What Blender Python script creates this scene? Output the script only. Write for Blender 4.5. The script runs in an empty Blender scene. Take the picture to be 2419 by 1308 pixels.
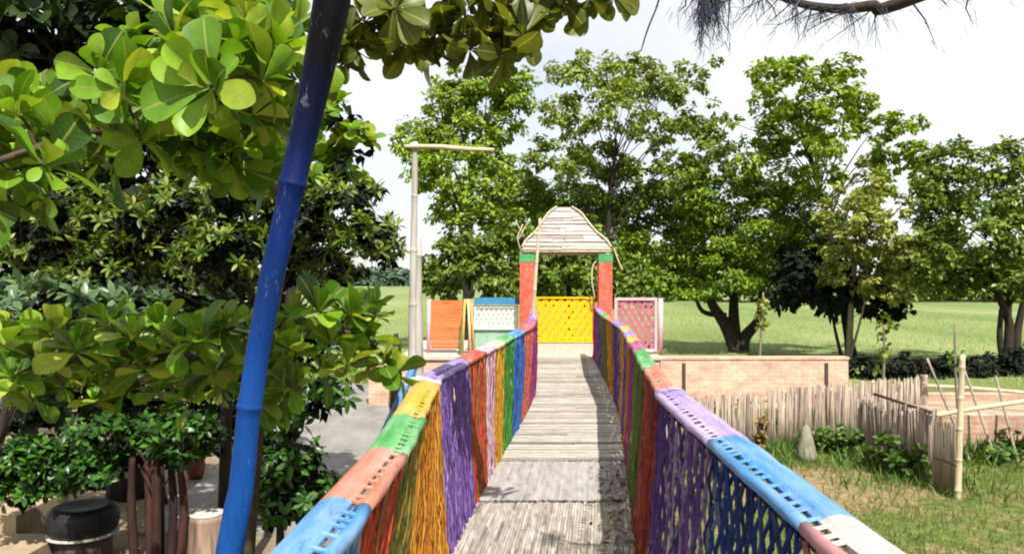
import bpy, math
import numpy as np
from mathutils import Vector

# ------------------------------------------------------------------ scene, camera, light
sc = bpy.context.scene
col = sc.collection
F = 1900.0                      # focal length in photograph pixels (2419 wide)
CX, CY = 1209.5, 654.0
CAM_Z, DECK, RAIL = 2.9, 1.15, 2.26

cam = bpy.data.objects.new('camera', bpy.data.cameras.new('camera'))
col.objects.link(cam)
cam.location = (0, 0, CAM_Z)
cam.rotation_euler = (math.radians(90), 0, 0)
cam.data.sensor_width = 36.0
cam.data.lens = 36.0 * F / 2419.0
cam.data.clip_start = 0.05
cam.data.clip_end = 5000
sc.camera = cam

SUN_EL, SUN_AZ = math.radians(53), math.radians(15)      # azimuth: to the right of straight behind the camera
to_sun = Vector((math.sin(SUN_AZ) * math.cos(SUN_EL), -math.cos(SUN_AZ) * math.cos(SUN_EL), math.sin(SUN_EL)))
sd = bpy.data.lights.new('sun', 'SUN')
sd.energy = 5.0
sd.angle = math.radians(0.5)
sd.color = (1.0, 0.95, 0.86)
sun = bpy.data.objects.new('sun', sd)
col.objects.link(sun)
sun.rotation_euler = to_sun.to_track_quat('Z', 'Y').to_euler()
sun.location = (5, -10, 20)

w = bpy.data.worlds.new('World')
sc.world = w
w.use_nodes = True
nt = w.node_tree
nt.nodes.clear()
o_ = nt.nodes.new('ShaderNodeOutputWorld')
bg = nt.nodes.new('ShaderNodeBackground')
sky = nt.nodes.new('ShaderNodeTexSky')
sky.sky_type = 'NISHITA'
sky.sun_disc = False
sky.sun_elevation = SUN_EL
sky.sun_rotation = math.atan2(to_sun.x, to_sun.y)
tc = nt.nodes.new('ShaderNodeTexCoord')
nz = nt.nodes.new('ShaderNodeTexNoise')
nz.inputs['Scale'].default_value = 2.2
nz.inputs['Detail'].default_value = 5
rp = nt.nodes.new('ShaderNodeValToRGB')
rp.color_ramp.elements[0].position = 0.36
rp.color_ramp.elements[0].color = (0.58, 0.58, 0.58, 1)
rp.color_ramp.elements[1].position = 0.56
rp.color_ramp.elements[1].color = (1, 1, 1, 1)
mx = nt.nodes.new('ShaderNodeMix')
mx.data_type = 'RGBA'
mx.inputs[7].default_value = (6.5, 6.55, 6.65, 1)           # bright cloud veil
nt.links.new(tc.outputs['Generated'], nz.inputs['Vector'])
nt.links.new(nz.outputs['Fac'], rp.inputs[0])
nt.links.new(rp.outputs[0], mx.inputs[0])
nt.links.new(sky.outputs[0], mx.inputs[6])
nt.links.new(mx.outputs[2], bg.inputs[0])
bg.inputs[1].default_value = 0.1
nt.links.new(bg.outputs[0], o_.inputs[0])

sc.view_settings.view_transform = 'Standard'
sc.view_settings.look = 'None'
sc.view_settings.gamma = 1
sc.view_settings.exposure = 0.75
sc.cycles.filter_width = 2.0
sc.cycles.max_bounces = 8
sc.cycles.transparent_max_bounces = 8
sc.cycles.caustics_reflective = False
sc.cycles.caustics_refractive = False
sc.cycles.sample_clamp_indirect = 4.0

# ------------------------------------------------------------------ helpers
def P(px, py, Y):
    return np.array([(px - CX) / F * Y, Y, CAM_Z - (py - CY) / F * Y])

def lin(r, g, b, k=1.0):
    f = lambda c: (c / 255 / 12.92) if c / 255 <= 0.04045 else ((c / 255 + 0.055) / 1.055) ** 2.4
    return (f(r) * k, f(g) * k, f(b) * k, 1)

def nrm(a):
    a = np.asarray(a, float)
    return a / np.maximum(np.linalg.norm(a, axis=-1, keepdims=True), 1e-9)

def tag(o, label=None, cat=None, group=None, kind=None):
    if label: o['label'] = label
    if cat: o['category'] = cat
    if group: o['group'] = group
    if kind: o['kind'] = kind
    return o

def empty(name, loc, label, cat, group=None):
    o = bpy.data.objects.new(name, None)
    o.empty_display_size = 0.1
    o.location = loc
    col.objects.link(o)
    return tag(o, label, cat, group)

def mesh_obj(name, V, faces_flat, counts, mat, parent=None, smooth=False):
    V = np.asarray(V, float)
    if parent is not None:                                   # parts are written in world metres, stored relative to their thing
        off = np.zeros(3)
        p = parent
        while p is not None:
            off += np.array(p.location)
            p = p.parent
        V = V - off
    me = bpy.data.meshes.new(name)
    counts = np.asarray(counts, np.int32)
    faces_flat = np.asarray(faces_flat, np.int32)
    me.vertices.add(len(V))
    me.vertices.foreach_set('co', V.astype(np.float32).ravel())
    me.loops.add(len(faces_flat))
    me.loops.foreach_set('vertex_index', faces_flat)
    me.polygons.add(len(counts))
    me.polygons.foreach_set('loop_start', np.concatenate([[0], np.cumsum(counts)[:-1]]).astype(np.int32))
    me.polygons.foreach_set('loop_total', counts)
    me.polygons.foreach_set('use_smooth', np.full(len(counts), smooth, dtype=bool))
    me.update(calc_edges=True)
    me.validate()
    me.materials.append(mat)
    o = bpy.data.objects.new(name, me)
    col.objects.link(o)
    if parent is not None:
        o.parent = parent
    return o

class MB:
    def __init__(s):
        s.V, s.Fl, s.C, s.n = [], [], [], 0
    def add(s, verts, faces):
        s.V.append(np.asarray(verts, float))
        for f in faces:
            s.Fl.extend([i + s.n for i in f])
            s.C.append(len(f))
        s.n += len(verts)
        return s
    def box(s, c, size, ax=None, ay=None):
        """box with centre c; ax, ay: unit directions of its first two sizes"""
        ax = np.array([1, 0, 0.]) if ax is None else nrm(ax)
        ay = np.array([0, 1, 0.]) if ay is None else nrm(ay)
        az = np.cross(ax, ay)
        h = np.array(size) / 2
        v = [np.array(c) + ax * h[0] * i + ay * h[1] * j + az * h[2] * k for i in (-1, 1) for j in (-1, 1) for k in (-1, 1)]
        return s.add(v, [(0, 1, 3, 2), (4, 6, 7, 5), (0, 4, 5, 1), (2, 3, 7, 6), (0, 2, 6, 4), (1, 5, 7, 3)])
    def tube(s, pts, rad, n=8, cap=True, flat=1.0, up=(0, 0, 1)):
        pts = np.asarray(pts, float)
        m = len(pts)
        rad = np.broadcast_to(np.asarray(rad, float), (m,))
        t = nrm(np.gradient(pts, axis=0))
        ref = np.array(up, float)
        if abs(np.dot(nrm(pts[-1] - pts[0]), ref)) > 0.9:
            ref = np.array([1, 0, 0.])
        a = nrm(np.cross(t, ref))
        b = np.cross(a, t)
        th = np.arange(n) * 2 * math.pi / n
        v = pts[:, None, :] + rad[:, None, None] * (np.cos(th)[None, :, None] * a[:, None, :] + flat * np.sin(th)[None, :, None] * b[:, None, :])
        v = v.reshape(-1, 3)
        fs = [(i * n + j, i * n + (j + 1) % n, (i + 1) * n + (j + 1) % n, (i + 1) * n + j) for i in range(m - 1) for j in range(n)]
        if cap:
            fs += [tuple(range(n))[::-1], tuple((m - 1) * n + j for j in range(n))]
        return s.add(v, fs)
    def lathe(s, c, prof, n=24, squash=1.0):
        m = len(prof)
        v = [(c[0] + r * math.cos(2 * math.pi * j / n), c[1] + r * squash * math.sin(2 * math.pi * j / n), c[2] + z) for r, z in prof for j in range(n)]
        fs = [(i * n + j, i * n + (j + 1) % n, (i + 1) * n + (j + 1) % n, (i + 1) * n + j) for i in range(m - 1) for j in range(n)]
        fs += [tuple(range(n))[::-1], tuple((m - 1) * n + j for j in range(n))]
        return s.add(v, fs)
    def build(s, name, mat, parent=None, smooth=False):
        return mesh_obj(name, np.concatenate(s.V), s.Fl, s.C, mat, parent, smooth)

def spline(pts, n=10):
    """smooth curve through pts (Catmull-Rom)"""
    p = np.asarray(pts, float)
    p = np.vstack([2 * p[0] - p[1], p, 2 * p[-1] - p[-2]])
    out = []
    for i in range(1, len(p) - 2):
        for t in np.linspace(0, 1, n, endpoint=False):
            out.append(0.5 * ((2 * p[i]) + (-p[i - 1] + p[i + 1]) * t + (2 * p[i - 1] - 5 * p[i] + 4 * p[i + 1] - p[i + 2]) * t * t + (-p[i - 1] + 3 * p[i] - 3 * p[i + 1] + p[i + 2]) * t ** 3))
    out.append(p[-2])
    return np.array(out)

# ------------------------------------------------------------------ materials
def new_mat(name):
    m = bpy.data.materials.new(name)
    m.use_nodes = True
    n = m.node_tree
    b = n.nodes['Principled BSDF']
    return m, n, b

def ramp(n, stops):
    r = n.nodes.new('ShaderNodeValToRGB')
    e = r.color_ramp.elements
    while len(e) < len(stops):
        e.new(0.5)
    for k, (pos, c) in enumerate(stops):
        e[k].position = pos
        e[k].color = c
    return r

def mixc(n, fac, a, b, blend='MIX'):
    m = n.nodes.new('ShaderNodeMix')
    m.data_type = 'RGBA'
    m.blend_type = blend
    for idx, v in ((0, fac), (6, a), (7, b)):
        if hasattr(v, 'is_linked'):
            n.links.new(v, m.inputs[idx])
        else:
            m.inputs[idx].default_value = v
    return m.outputs[2]

def noise(n, scale, detail=4, stretch=(1, 1, 1), rough=0.6):
    t = n.nodes.new('ShaderNodeTexCoord')
    mp = n.nodes.new('ShaderNodeMapping')
    mp.inputs['Scale'].default_value = stretch
    z = n.nodes.new('ShaderNodeTexNoise')
    z.inputs['Scale'].default_value = scale
    z.inputs['Detail'].default_value = detail
    z.inputs['Roughness'].default_value = rough
    n.links.new(t.outputs['Object'], mp.inputs[0])
    n.links.new(mp.outputs[0], z.inputs['Vector'])
    return z.outputs['Fac']

def bump(n, b, h, dist=0.01, strength=0.6):
    bp = n.nodes.new('ShaderNodeBump')
    bp.inputs['Strength'].default_value = strength
    bp.inputs['Distance'].default_value = dist
    n.links.new(h, bp.inputs['Height'])
    n.links.new(bp.outputs[0], b.inputs['Normal'])

def leafmat(name, cols, trans=0.35, rough=0.42, tint=(1.25, 1.15, 0.45, 1), veins=False):
    m, n, b = new_mat(name)
    g = n.nodes.new('ShaderNodeNewGeometry')
    k = len(cols)
    r = ramp(n, [(i / max(k - 1, 1), c) for i, c in enumerate(cols)])
    n.links.new(g.outputs['Random Per Island'], r.inputs[0])
    z = noise(n, 14, 2)
    zr = ramp(n, [(0.3, (0.8, 0.8, 0.8, 1)), (0.7, (1.15, 1.15, 1.15, 1))])
    n.links.new(z, zr.inputs[0])
    c = mixc(n, 1.0, r.outputs[0], zr.outputs[0], 'MULTIPLY')
    if veins:                                                     # pale midrib and faint side veins
        at = n.nodes.new('ShaderNodeAttribute'); at.attribute_name = 'leaf_uv'
        sp = n.nodes.new('ShaderNodeSeparateXYZ'); n.links.new(at.outputs['Vector'], sp.inputs[0])
        ab = n.nodes.new('ShaderNodeMath'); ab.operation = 'ABSOLUTE'; n.links.new(sp.outputs[1], ab.inputs[0])
        rr_ = ramp(n, [(.0, (1.0, 1.0, 1.0, 1)), (.05, (.5, .5, .5, 1)), (.10, (0, 0, 0, 1))]); n.links.new(ab.outputs[0], rr_.inputs[0])
        ph = n.nodes.new('ShaderNodeMath'); ph.operation = 'MULTIPLY_ADD'; n.links.new(ab.outputs[0], ph.inputs[0]); ph.inputs[1].default_value = -9.0
        mu = n.nodes.new('ShaderNodeMath'); mu.operation = 'MULTIPLY'; n.links.new(sp.outputs[0], mu.inputs[0]); mu.inputs[1].default_value = 62.0
        n.links.new(mu.outputs[0], ph.inputs[2])
        sn = n.nodes.new('ShaderNodeMath'); sn.operation = 'SINE'; n.links.new(ph.outputs[0], sn.inputs[0])
        rv = ramp(n, [(.80, (0, 0, 0, 1)), (1.0, (.2, .2, .2, 1))]); n.links.new(sn.outputs[0], rv.inputs[0])
        c = mixc(n, rr_.outputs[0], c, lin(175, 185, 95, .7))
        c = mixc(n, rv.outputs[0], c, lin(130, 160, 60, .7))
        # browned or yellowed blotches
        zb = ramp(n, [(.66, (0, 0, 0, 1)), (.76, (.6, .6, .6, 1))]); n.links.new(noise(n, 9, 5, (1, 1, 1), .7), zb.inputs[0])
        c = mixc(n, zb.outputs[0], c, lin(150, 130, 50, .7))
    n.links.new(c, b.inputs['Base Color'])
    b.inputs['Roughness'].default_value = rough
    b.inputs['Specular IOR Level'].default_value = 0.35
    t = n.nodes.new('ShaderNodeBsdfTranslucent')
    c2 = mixc(n, 1.0, c, tint, 'MULTIPLY')
    n.links.new(c2, t.inputs[0])
    ms = n.nodes.new('ShaderNodeMixShader')
    ms.inputs[0].default_value = trans
    out = n.nodes['Material Output']
    n.links.new(b.outputs[0], ms.inputs[1])
    n.links.new(t.outputs[0], ms.inputs[2])
    n.links.new(ms.outputs[0], out.inputs[0])
    return m

def island_mat(name, cols, rough=0.7, nscale=20, stretch=(1, 1, 1), amt=0.35, bmp=0.0):
    """a colour of its own for every strand or slat, with streaks of wear"""
    m, n, b = new_mat(name)
    g = n.nodes.new('ShaderNodeNewGeometry')
    k = len(cols)
    r = ramp(n, [(i / max(k - 1, 1), c) for i, c in enumerate(cols)])
    n.links.new(g.outputs['Random Per Island'], r.inputs[0])
    z = noise(n, nscale, 5, stretch)
    zr = ramp(n, [(0.3, (1 - amt, 1 - amt, 1 - amt, 1)), (0.68, (1 + amt * .5, 1 + amt * .5, 1 + amt * .5, 1))])
    n.links.new(z, zr.inputs[0])
    n.links.new(mixc(n, 1.0, r.outputs[0], zr.outputs[0], 'MULTIPLY'), b.inputs['Base Color'])
    b.inputs['Roughness'].default_value = rough
    b.inputs['Specular IOR Level'].default_value = 0.25
    if bmp:
        bump(n, b, z, bmp)
    return m

def paint(name, c, rough=0.5, worn=None, amt=0.25, st=(1, 1, 1), wear=.62, fade=None):
    m, n, b = new_mat(name)
    z = noise(n, 6, 6, st, 0.7)
    dark = tuple(x * (1 - amt) for x in c[:3]) + (1,)
    r = ramp(n, [(0.35, dark), (0.6, c)])
    n.links.new(z, r.inputs[0])
    out = r.outputs[0]
    if fade:                                                       # chalky sun-bleached patches
        r3 = ramp(n, [(.42, (0, 0, 0, 1)), (.66, (.55, .55, .55, 1))])
        n.links.new(noise(n, 3.5, 5, st, .65), r3.inputs[0])
        out = mixc(n, r3.outputs[0], out, fade)
    if worn:
        z2 = noise(n, 22, 6, st, 0.75)
        r2 = ramp(n, [(wear, (0, 0, 0, 1)), (wear + .07, (.9, .9, .9, 1))])
        n.links.new(z2, r2.inputs[0])
        out = mixc(n, r2.outputs[0], out, worn)
    n.links.new(out, b.inputs['Base Color'])
    b.inputs['Roughness'].default_value = rough
    b.inputs['Specular IOR Level'].default_value = 0.3
    bump(n, b, z, 0.004)
    return m

WORN = lin(170, 160, 140, .6)
K = 0.62
C = dict(
    blue=lin(85, 160, 225, K), salmon=lin(222, 135, 105, K), green=lin(85, 185, 90, K), yellow=lin(240, 190, 60, K),
    blush=lin(245, 222, 222, K), purple=lin(170, 140, 215, K), lilac=lin(195, 170, 230, K), red=lin(220, 95, 75, K), pink=lin(245, 195, 210, K),
    cream=lin(245, 235, 190, K), greywhite=lin(215, 205, 200, K), rust=lin(165, 75, 55, K), magenta=lin(190, 70, 140, K), rose=lin(200, 120, 125, K))
M = {k: paint('painted_bamboo_' + k, v, 0.6, worn=tuple(x * .42 + .05 for x in v[:3]) + (1,), amt=.3, st=(3, .45, 3), wear=.57, fade=tuple(x * .6 + .25 for x in v[:3]) + (1,)) for k, v in C.items()}
def rope(name, *cs):
    return island_mat('rope_' + name, [lin(*c, K) for c in cs], 0.8, 40, (1, 1, .35), 0.55)
R = dict(
    blue=rope('blue', (35, 70, 150), (60, 120, 205), (40, 90, 180), (90, 160, 220), (200, 205, 215)),
    shaded_blue=rope('shaded_blue', (18, 32, 90), (30, 65, 140), (22, 50, 115), (150, 150, 170)),  # blue ropes with the right net's shade put into their colour
    red=rope('red', (190, 60, 30), (225, 90, 50), (215, 80, 50), (150, 120, 70), (205, 70, 40)),
    olive=rope('olive', (120, 130, 50), (160, 140, 60), (110, 140, 60), (190, 130, 50), (150, 160, 80)),
    orange=rope('orange', (225, 140, 30), (240, 165, 50), (205, 125, 35), (245, 180, 70)),
    purple=rope('purple', (125, 85, 175), (160, 125, 205), (110, 75, 160), (195, 170, 225)),
    violet=rope('violet', (85, 50, 130), (120, 85, 165), (70, 45, 120), (190, 165, 200), (110, 75, 150)),
    pink=rope('pink', (240, 190, 205), (225, 165, 190), (250, 215, 220)),
    yellow=rope('yellow', (235, 160, 40), (240, 185, 60), (220, 145, 40)),
    green=rope('green', (60, 145, 45), (95, 170, 60), (50, 125, 50)),
    cobalt=rope('cobalt', (45, 95, 190), (70, 130, 215), (40, 80, 170)),
    coral=rope('coral', (220, 90, 75), (235, 125, 110), (215, 105, 90), (240, 150, 140)),
    rust=rope('rust', (160, 55, 40), (185, 80, 55), (135, 50, 45), (200, 120, 90)),
    magenta=rope('magenta', (170, 50, 125), (200, 80, 150), (140, 60, 140)),
    grass=rope('grass', (95, 120, 50), (120, 150, 70), (75, 105, 50), (165, 150, 100)),
    rose=rope('rose', (180, 95, 95), (205, 125, 125), (160, 80, 90)))

bam_old = island_mat('weathered_bamboo', [(.17, .15, .125, 1), (.32, .285, .24, 1), (.42, .385, .34, 1), (.26, .23, .20, 1), (.39, .35, .29, 1)], 0.75, 9, (3, .5, 1), 0.45, 0.003)
bam_cross = island_mat('weathered_bamboo_slats', [(.13, .115, .10, 1), (.33, .30, .26, 1), (.46, .43, .375, 1), (.25, .225, .195, 1), (.39, .36, .31, 1), (.50, .465, .40, 1)], 0.75, 9, (.5, 3, 1), 0.4, 0.003)
bam_grey = island_mat('grey_bamboo_mat', [(.24, .225, .22, 1), (.36, .335, .325, 1), (.29, .27, .265, 1), (.33, .31, .30, 1)], 0.8, 7, (2, .5, 1), 0.3, 0.003)
bam_pale = island_mat('pale_dry_bamboo', [(.42, .34, .22, 1), (.52, .44, .30, 1), (.46, .36, .24, 1)], 0.6, 8, (1, 1, .3), 0.3)
bam_fence = island_mat('grey_fence_bamboo', [(.14, .105, .08, 1), (.36, .285, .225, 1), (.25, .195, .155, 1), (.43, .35, .28, 1), (.19, .145, .115, 1)], 0.75, 14, (1, 1, .2), 0.45)
wood_grey = island_mat('grey_weathered_wood', [(.24, .21, .18, 1), (.30, .27, .235, 1)], 0.8, 16, (1, 1, .12), 0.5, 0.004)
wood_pale = island_mat('pale_grey_wood', [(.36, .335, .30, 1), (.42, .39, .35, 1)], 0.8, 16, (1, 1, .12), 0.45, 0.004)
wood_dark = island_mat('dark_wood', [(.05, .035, .03, 1), (.09, .06, .05, 1)], 0.8, 12, (1, 1, .3), 0.4)
bark_dark = island_mat('dark_bark', [(.022, .018, .014, 1), (.04, .032, .025, 1)], 0.9, 14, (1, 1, .3), 0.5, 0.01)
bark_red = island_mat('red_brown_bark', [(.035, .014, .011, 1), (.07, .027, .02, 1), (.025, .014, .012, 1)], 0.85, 14, (1, 1, .25), 0.5, 0.01)
bark_pale = island_mat('pale_bark', [(.17, .14, .11, 1), (.22, .19, .15, 1)], 0.85, 16, (1, 1, .3), 0.4, 0.006)
bark_twig = island_mat('brown_twig', [(.045, .034, .02, 1), (.075, .055, .03, 1)], 0.8, 20)
tyre = island_mat('black_rubber', [(.012, .012, .014, 1), (.018, .018, .02, 1)], 0.5, 20, (1, 1, 1), 0.3)
pale_top = paint('pale_cut_wood', (.52, .47, .42, 1), 0.7, amt=.3)
stump_bark = island_mat('stump_bark', [(.26, .17, .12, 1), (.30, .22, .17, 1)], 0.85, 9, (1.5, 1.5, .15), 0.75, 0.01)
conc = paint('pale_concrete', (.42, .38, .33, 1), 0.85, amt=.25)
conc_cream = paint('cream_concrete', (.48, .44, .36, 1), 0.85, amt=.2)
sandm = paint('tan_sandstone', (.36, .28, .18, 1), 0.9, amt=.25)
col_red = paint('red_plaster', lin(235, 95, 75, .75), 0.75, worn=lin(245, 170, 145, .7), amt=.25, wear=.55, fade=lin(240, 130, 105, .75))
col_green = paint('green_plaster', lin(85, 175, 110, .7), 0.75, worn=lin(150, 170, 110, .5), amt=.25)
yellow_p = paint('yellow_paint', lin(250, 190, 15, .85), 0.5, amt=.15)
pink_p = paint('pink_paint', lin(238, 190, 200, .8), 0.6, amt=.2)
maroon_p = paint('maroon_pink_paint', lin(205, 115, 140, .75), 0.6, amt=.3)
white_p = paint('white_paint', (.72, .72, .70, 1), 0.6, amt=.12)
bluetop_p = paint('blue_paint', lin(75, 150, 195, .7), 0.6, amt=.25)
mint_p = paint('mint_paint', lin(165, 205, 180, .7), 0.6, amt=.2)
orange_p = island_mat('orange_planks', [lin(225, 120, 65, .7), lin(230, 135, 80, .7), lin(220, 115, 65, .7), lin(228, 140, 85, .68)], 0.65, 8, (.4, 1, 2), 0.25)
clay = paint('red_clay', (.22, .06, .04, 1), 0.7, amt=.35)
screen_m = island_mat('brown_bamboo_screen', [(.16, .13, .09, 1), (.22, .18, .125, 1), (.19, .165, .115, 1)], 0.8, 12, (1, 1, .2), 0.4)
roof_m = island_mat('bleached_roof_planks', [(.40, .34, .32, 1), (.50, .44, .42, 1), (.24, .20, .19, 1), (.56, .49, .45, 1), (.44, .38, .37, 1)], 0.75, 8, (.5, 1, 2), 0.3)
white_stone = paint('lichen_stone', (.25, .24, .18, 1), 0.9, worn=(.12, .13, .07, 1), amt=.5)

def brickmat(name, a, b_, mortar, scale=1.0):
    m, n, b = new_mat(name)
    t = n.nodes.new('ShaderNodeTexCoord')
    sp = n.nodes.new('ShaderNodeSeparateXYZ')
    cb = n.nodes.new('ShaderNodeCombineXYZ')
    ad = n.nodes.new('ShaderNodeMath')
    n.links.new(t.outputs['Object'], sp.inputs[0])
    n.links.new(sp.outputs[0], ad.inputs[0])
    n.links.new(sp.outputs[1], ad.inputs[1])
    n.links.new(ad.outputs[0], cb.inputs[0])
    n.links.new(sp.outputs[2], cb.inputs[1])
    br = n.nodes.new('ShaderNodeTexBrick')
    br.inputs['Scale'].default_value = scale
    br.inputs['Brick Width'].default_value = .24
    br.inputs['Row Height'].default_value = .085
    br.inputs['Mortar Size'].default_value = .012
    br.inputs['Color1'].default_value = a
    br.inputs['Color2'].default_value = b_
    br.inputs['Mortar'].default_value = mortar
    n.links.new(cb.outputs[0], br.inputs['Vector'])
    z = noise(n, 3.0, 6, (1, 1, 1.5), .7)
    r = ramp(n, [(.35, (.72, .68, .66, 1)), (.62, (1.15, 1.12, 1.08, 1))])
    n.links.new(z, r.inputs[0])
    n.links.new(mixc(n, 1.0, br.outputs[0], r.outputs[0], 'MULTIPLY'), b.inputs['Base Color'])
    b.inputs['Roughness'].default_value = .9
    bump(n, b, br.outputs['Fac'], -.012, .8)
    return m
brick_m = brickmat('pinkish_brick', (.54, .32, .235, 1), (.62, .41, .31, 1), (.57, .45, .36, 1))
brick_low = brickmat('old_brick', (.36, .19, .13, 1), (.42, .27, .20, 1), (.40, .33, .26, 1))

# ------------------------------------------------------------------ ground
def ground_material():
    m, n, b = new_mat('ground_earth_and_grass')
    g = n.nodes.new('ShaderNodeNewGeometry')
    sp = n.nodes.new('ShaderNodeSeparateXYZ')
    n.links.new(g.outputs['Position'], sp.inputs[0])
    def mapr(sock, a, b2):
        k = n.nodes.new('ShaderNodeMapRange')
        k.inputs[1].default_value = a
        k.inputs[2].default_value = b2
        n.links.new(sock, k.inputs[0])
        return k.outputs[0]
    def math_(op, a, b2):
        k = n.nodes.new('ShaderNodeMath')
        k.operation = op
        for i, v in enumerate((a, b2)):
            if hasattr(v, 'is_linked'): n.links.new(v, k.inputs[i])
            else: k.inputs[i].default_value = v
        return k.outputs[0]
    z1 = noise(n, .9, 6, (1, 1, 1), .65)
    z2 = noise(n, 9, 4)
    gr = ramp(n, [(.3, (.05, .075, .02, 1)), (.5, (.095, .125, .035, 1)), (.7, (.17, .18, .06, 1))])
    n.links.new(z2, gr.inputs[0])
    dirt = ramp(n, [(.3, (.20, .13, .075, 1)), (.7, (.32, .22, .13, 1))])
    n.links.new(z2, dirt.inputs[0])
    dmask = ramp(n, [(.50, (0, 0, 0, 1)), (.62, (.8, .8, .8, 1))])
    # a trodden patch beside the fence
    vd = n.nodes.new('ShaderNodeVectorMath'); vd.operation = 'SUBTRACT'
    n.links.new(g.outputs['Position'], vd.inputs[0]); vd.inputs[1].default_value = (4.4, 11.2, 0)
    vs = n.nodes.new('ShaderNodeVectorMath'); vs.operation = 'MULTIPLY'
    n.links.new(vd.outputs[0], vs.inputs[0]); vs.inputs[1].default_value = (.55, .8, 1)
    vl = n.nodes.new('ShaderNodeVectorMath'); vl.operation = 'LENGTH'
    n.links.new(vs.outputs[0], vl.inputs[0])
    patch = mapr(vl.outputs['Value'], 1.3, .1)
    n.links.new(math_('ADD', z1, math_('MULTIPLY', patch, .28)), dmask.inputs[0])
    near = mixc(n, dmask.outputs[0], gr.outputs[0], dirt.outputs[0])
    sand = ramp(n, [(.3, (.15, .115, .075, 1)), (.7, (.26, .205, .135, 1))])
    n.links.new(z2, sand.inputs[0])
    near = mixc(n, mapr(sp.outputs[0], -.4, -1.4), near, sand.outputs[0])
    zf = noise(n, .12, 5, (1, .35, 1), .6)
    fl = ramp(n, [(.3, (.12, .165, .055, 1)), (.5, (.17, .215, .08, 1)), (.7, (.24, .265, .115, 1))])
    n.links.new(zf, fl.inputs[0])
    yn = math_('ADD', sp.outputs[1], math_('MULTIPLY', math_('SUBTRACT', z1, .5), 5))
    n.links.new(mixc(n, mapr(yn, 19, 23), near, fl.outputs[0]), b.inputs['Base Color'])
    b.inputs['Roughness'].default_value = .95
    b.inputs['Specular IOR Level'].default_value = .1
    bump(n, b, z2, .03)
    return m
S = 3000
tag(mesh_obj('ground', [(-S, -200, 0), (S, -200, 0), (S, S, 0), (-S, S, 0)], [0, 1, 2, 3], [4], ground_material()), kind='structure')

pm, pn, pb = new_mat('grey_path_concrete')
pz = noise(pn, 2.5, 7, (1, .4, 1), .7)
pr = ramp(pn, [(.3, (.13, .125, .115, 1)), (.7, (.25, .24, .22, 1))])
pn.links.new(pz, pr.inputs[0]); pn.links.new(pr.outputs[0], pb.inputs['Base Color'])
pb.inputs['Roughness'].default_value = .9
bump(pn, pb, noise(pn, 30, 4), .006)
mb = MB()
pa = [(-4.2, 9), (-1.05, 9), (-1.0, 12), (-1.6, 17), (-2.7, 21.5), (-6.2, 21.5), (-4.9, 17), (-4.4, 12)]
mb.add([(x, y, .05) for x, y in pa] + [(x, y, -.05) for x, y in pa],
       [(7, 0, 1, 2), (7, 2, 3, 6), (6, 3, 4, 5)] + [(i, i + 8, (i + 1) % 8 + 8, (i + 1) % 8) for i in range(8)])
tag(mb.build('path', pm), kind='structure')

# ------------------------------------------------------------------ leaves
def template(rows, hw, fold=.0, droop=.0, cols=(-1, 0, 1)):
    T = []
    for u, h in zip(rows, hw):
        for v in cols:
            T.append((u, v * h, abs(v) * h * fold - droop * u * u))
    n, m = len(rows), len(cols)
    Fs = [(i * m + j, i * m + j + 1, (i + 1) * m + j + 1, (i + 1) * m + j) for i in range(n - 1) for j in range(m - 1)]
    return np.array(T), Fs
BIG = template([0, .1, .25, .42, .6, .74, .86, .94, .985, 1], [.02, .045, .11, .20, .28, .315, .29, .21, .11, .02], .4, .22)
MID = template([0, .3, .65, .9, 1], [.02, .26, .40, .30, .03], .3, .2)
BIGUP = template([0, .1, .25, .42, .6, .74, .86, .94, .985, 1], [.02, .04, .10, .18, .25, .285, .27, .20, .10, .02], .75, -.12)
BIGCURL = template([0, .1, .25, .42, .6, .74, .86, .94, .985, 1], [.02, .045, .11, .20, .27, .30, .27, .19, .10, .02], .2, .5)
NARROW = template([0, .35, .7, 1], [.015, .16, .14, .0], .25, .25)
BLADE = template([0, .5, 1], [.05, .04, .004], 0, .35, (-1, 1))
RHOMB = (np.array([(0, 0, 0), (.5, -.33, .08), (.55, .33, .08), (1, 0, -.12)]), [(0, 1, 3), (0, 3, 2)])
NEEDLE = template([0, .5, 1], [.012, .010, .003], 0, .12, (-1, 1))

def leaf_arrays(base, d, nv, L, W, tpl):
    T, Fs = tpl
    d = nrm(d)
    side = nrm(np.cross(d, nv))
    N = np.cross(side, d)
    L = np.broadcast_to(L, (len(base),)); W = np.broadcast_to(W, (len(base),))
    V = (base[:, None, :] + d[:, None, :] * (T[None, :, 0, None] * L[:, None, None]) + side[:, None, :] * (T[None, :, 1, None] * (L * W)[:, None, None])
         + N[:, None, :] * (T[None, :, 2, None] * L[:, None, None]))
    k, t = len(base), len(T)
    flat = np.concatenate([np.array(f) for f in Fs]); cnt = np.array([len(f) for f in Fs])
    idx = (flat[None, :] + (np.arange(k) * t)[:, None]).ravel()
    return V.reshape(-1, 3), idx, np.tile(cnt, k)

def leaves(name, parts, mat, parent=None, smooth=True):
    """parts: list of (base, dir, normal, length, widthscale, template)"""
    Vs, Is, Cs, n, UV = [], [], [], 0, []
    for p in parts:
        T = p[5][0]
        UV.append(np.tile(np.stack([T[:, 0], np.sign(T[:, 1]), np.zeros(len(T))], 1), (len(p[0]), 1)))
        V, I, c = leaf_arrays(*p)
        Vs.append(V); Is.append(I + n); Cs.append(c); n += len(V)
    o = mesh_obj(name, np.concatenate(Vs), np.concatenate(Is), np.concatenate(Cs), mat, parent, smooth)
    at = o.data.attributes.new('leaf_uv', 'FLOAT_VECTOR', 'POINT')
    at.data.foreach_set('vector', np.concatenate(UV).astype(np.float32).ravel())
    return o

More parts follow.
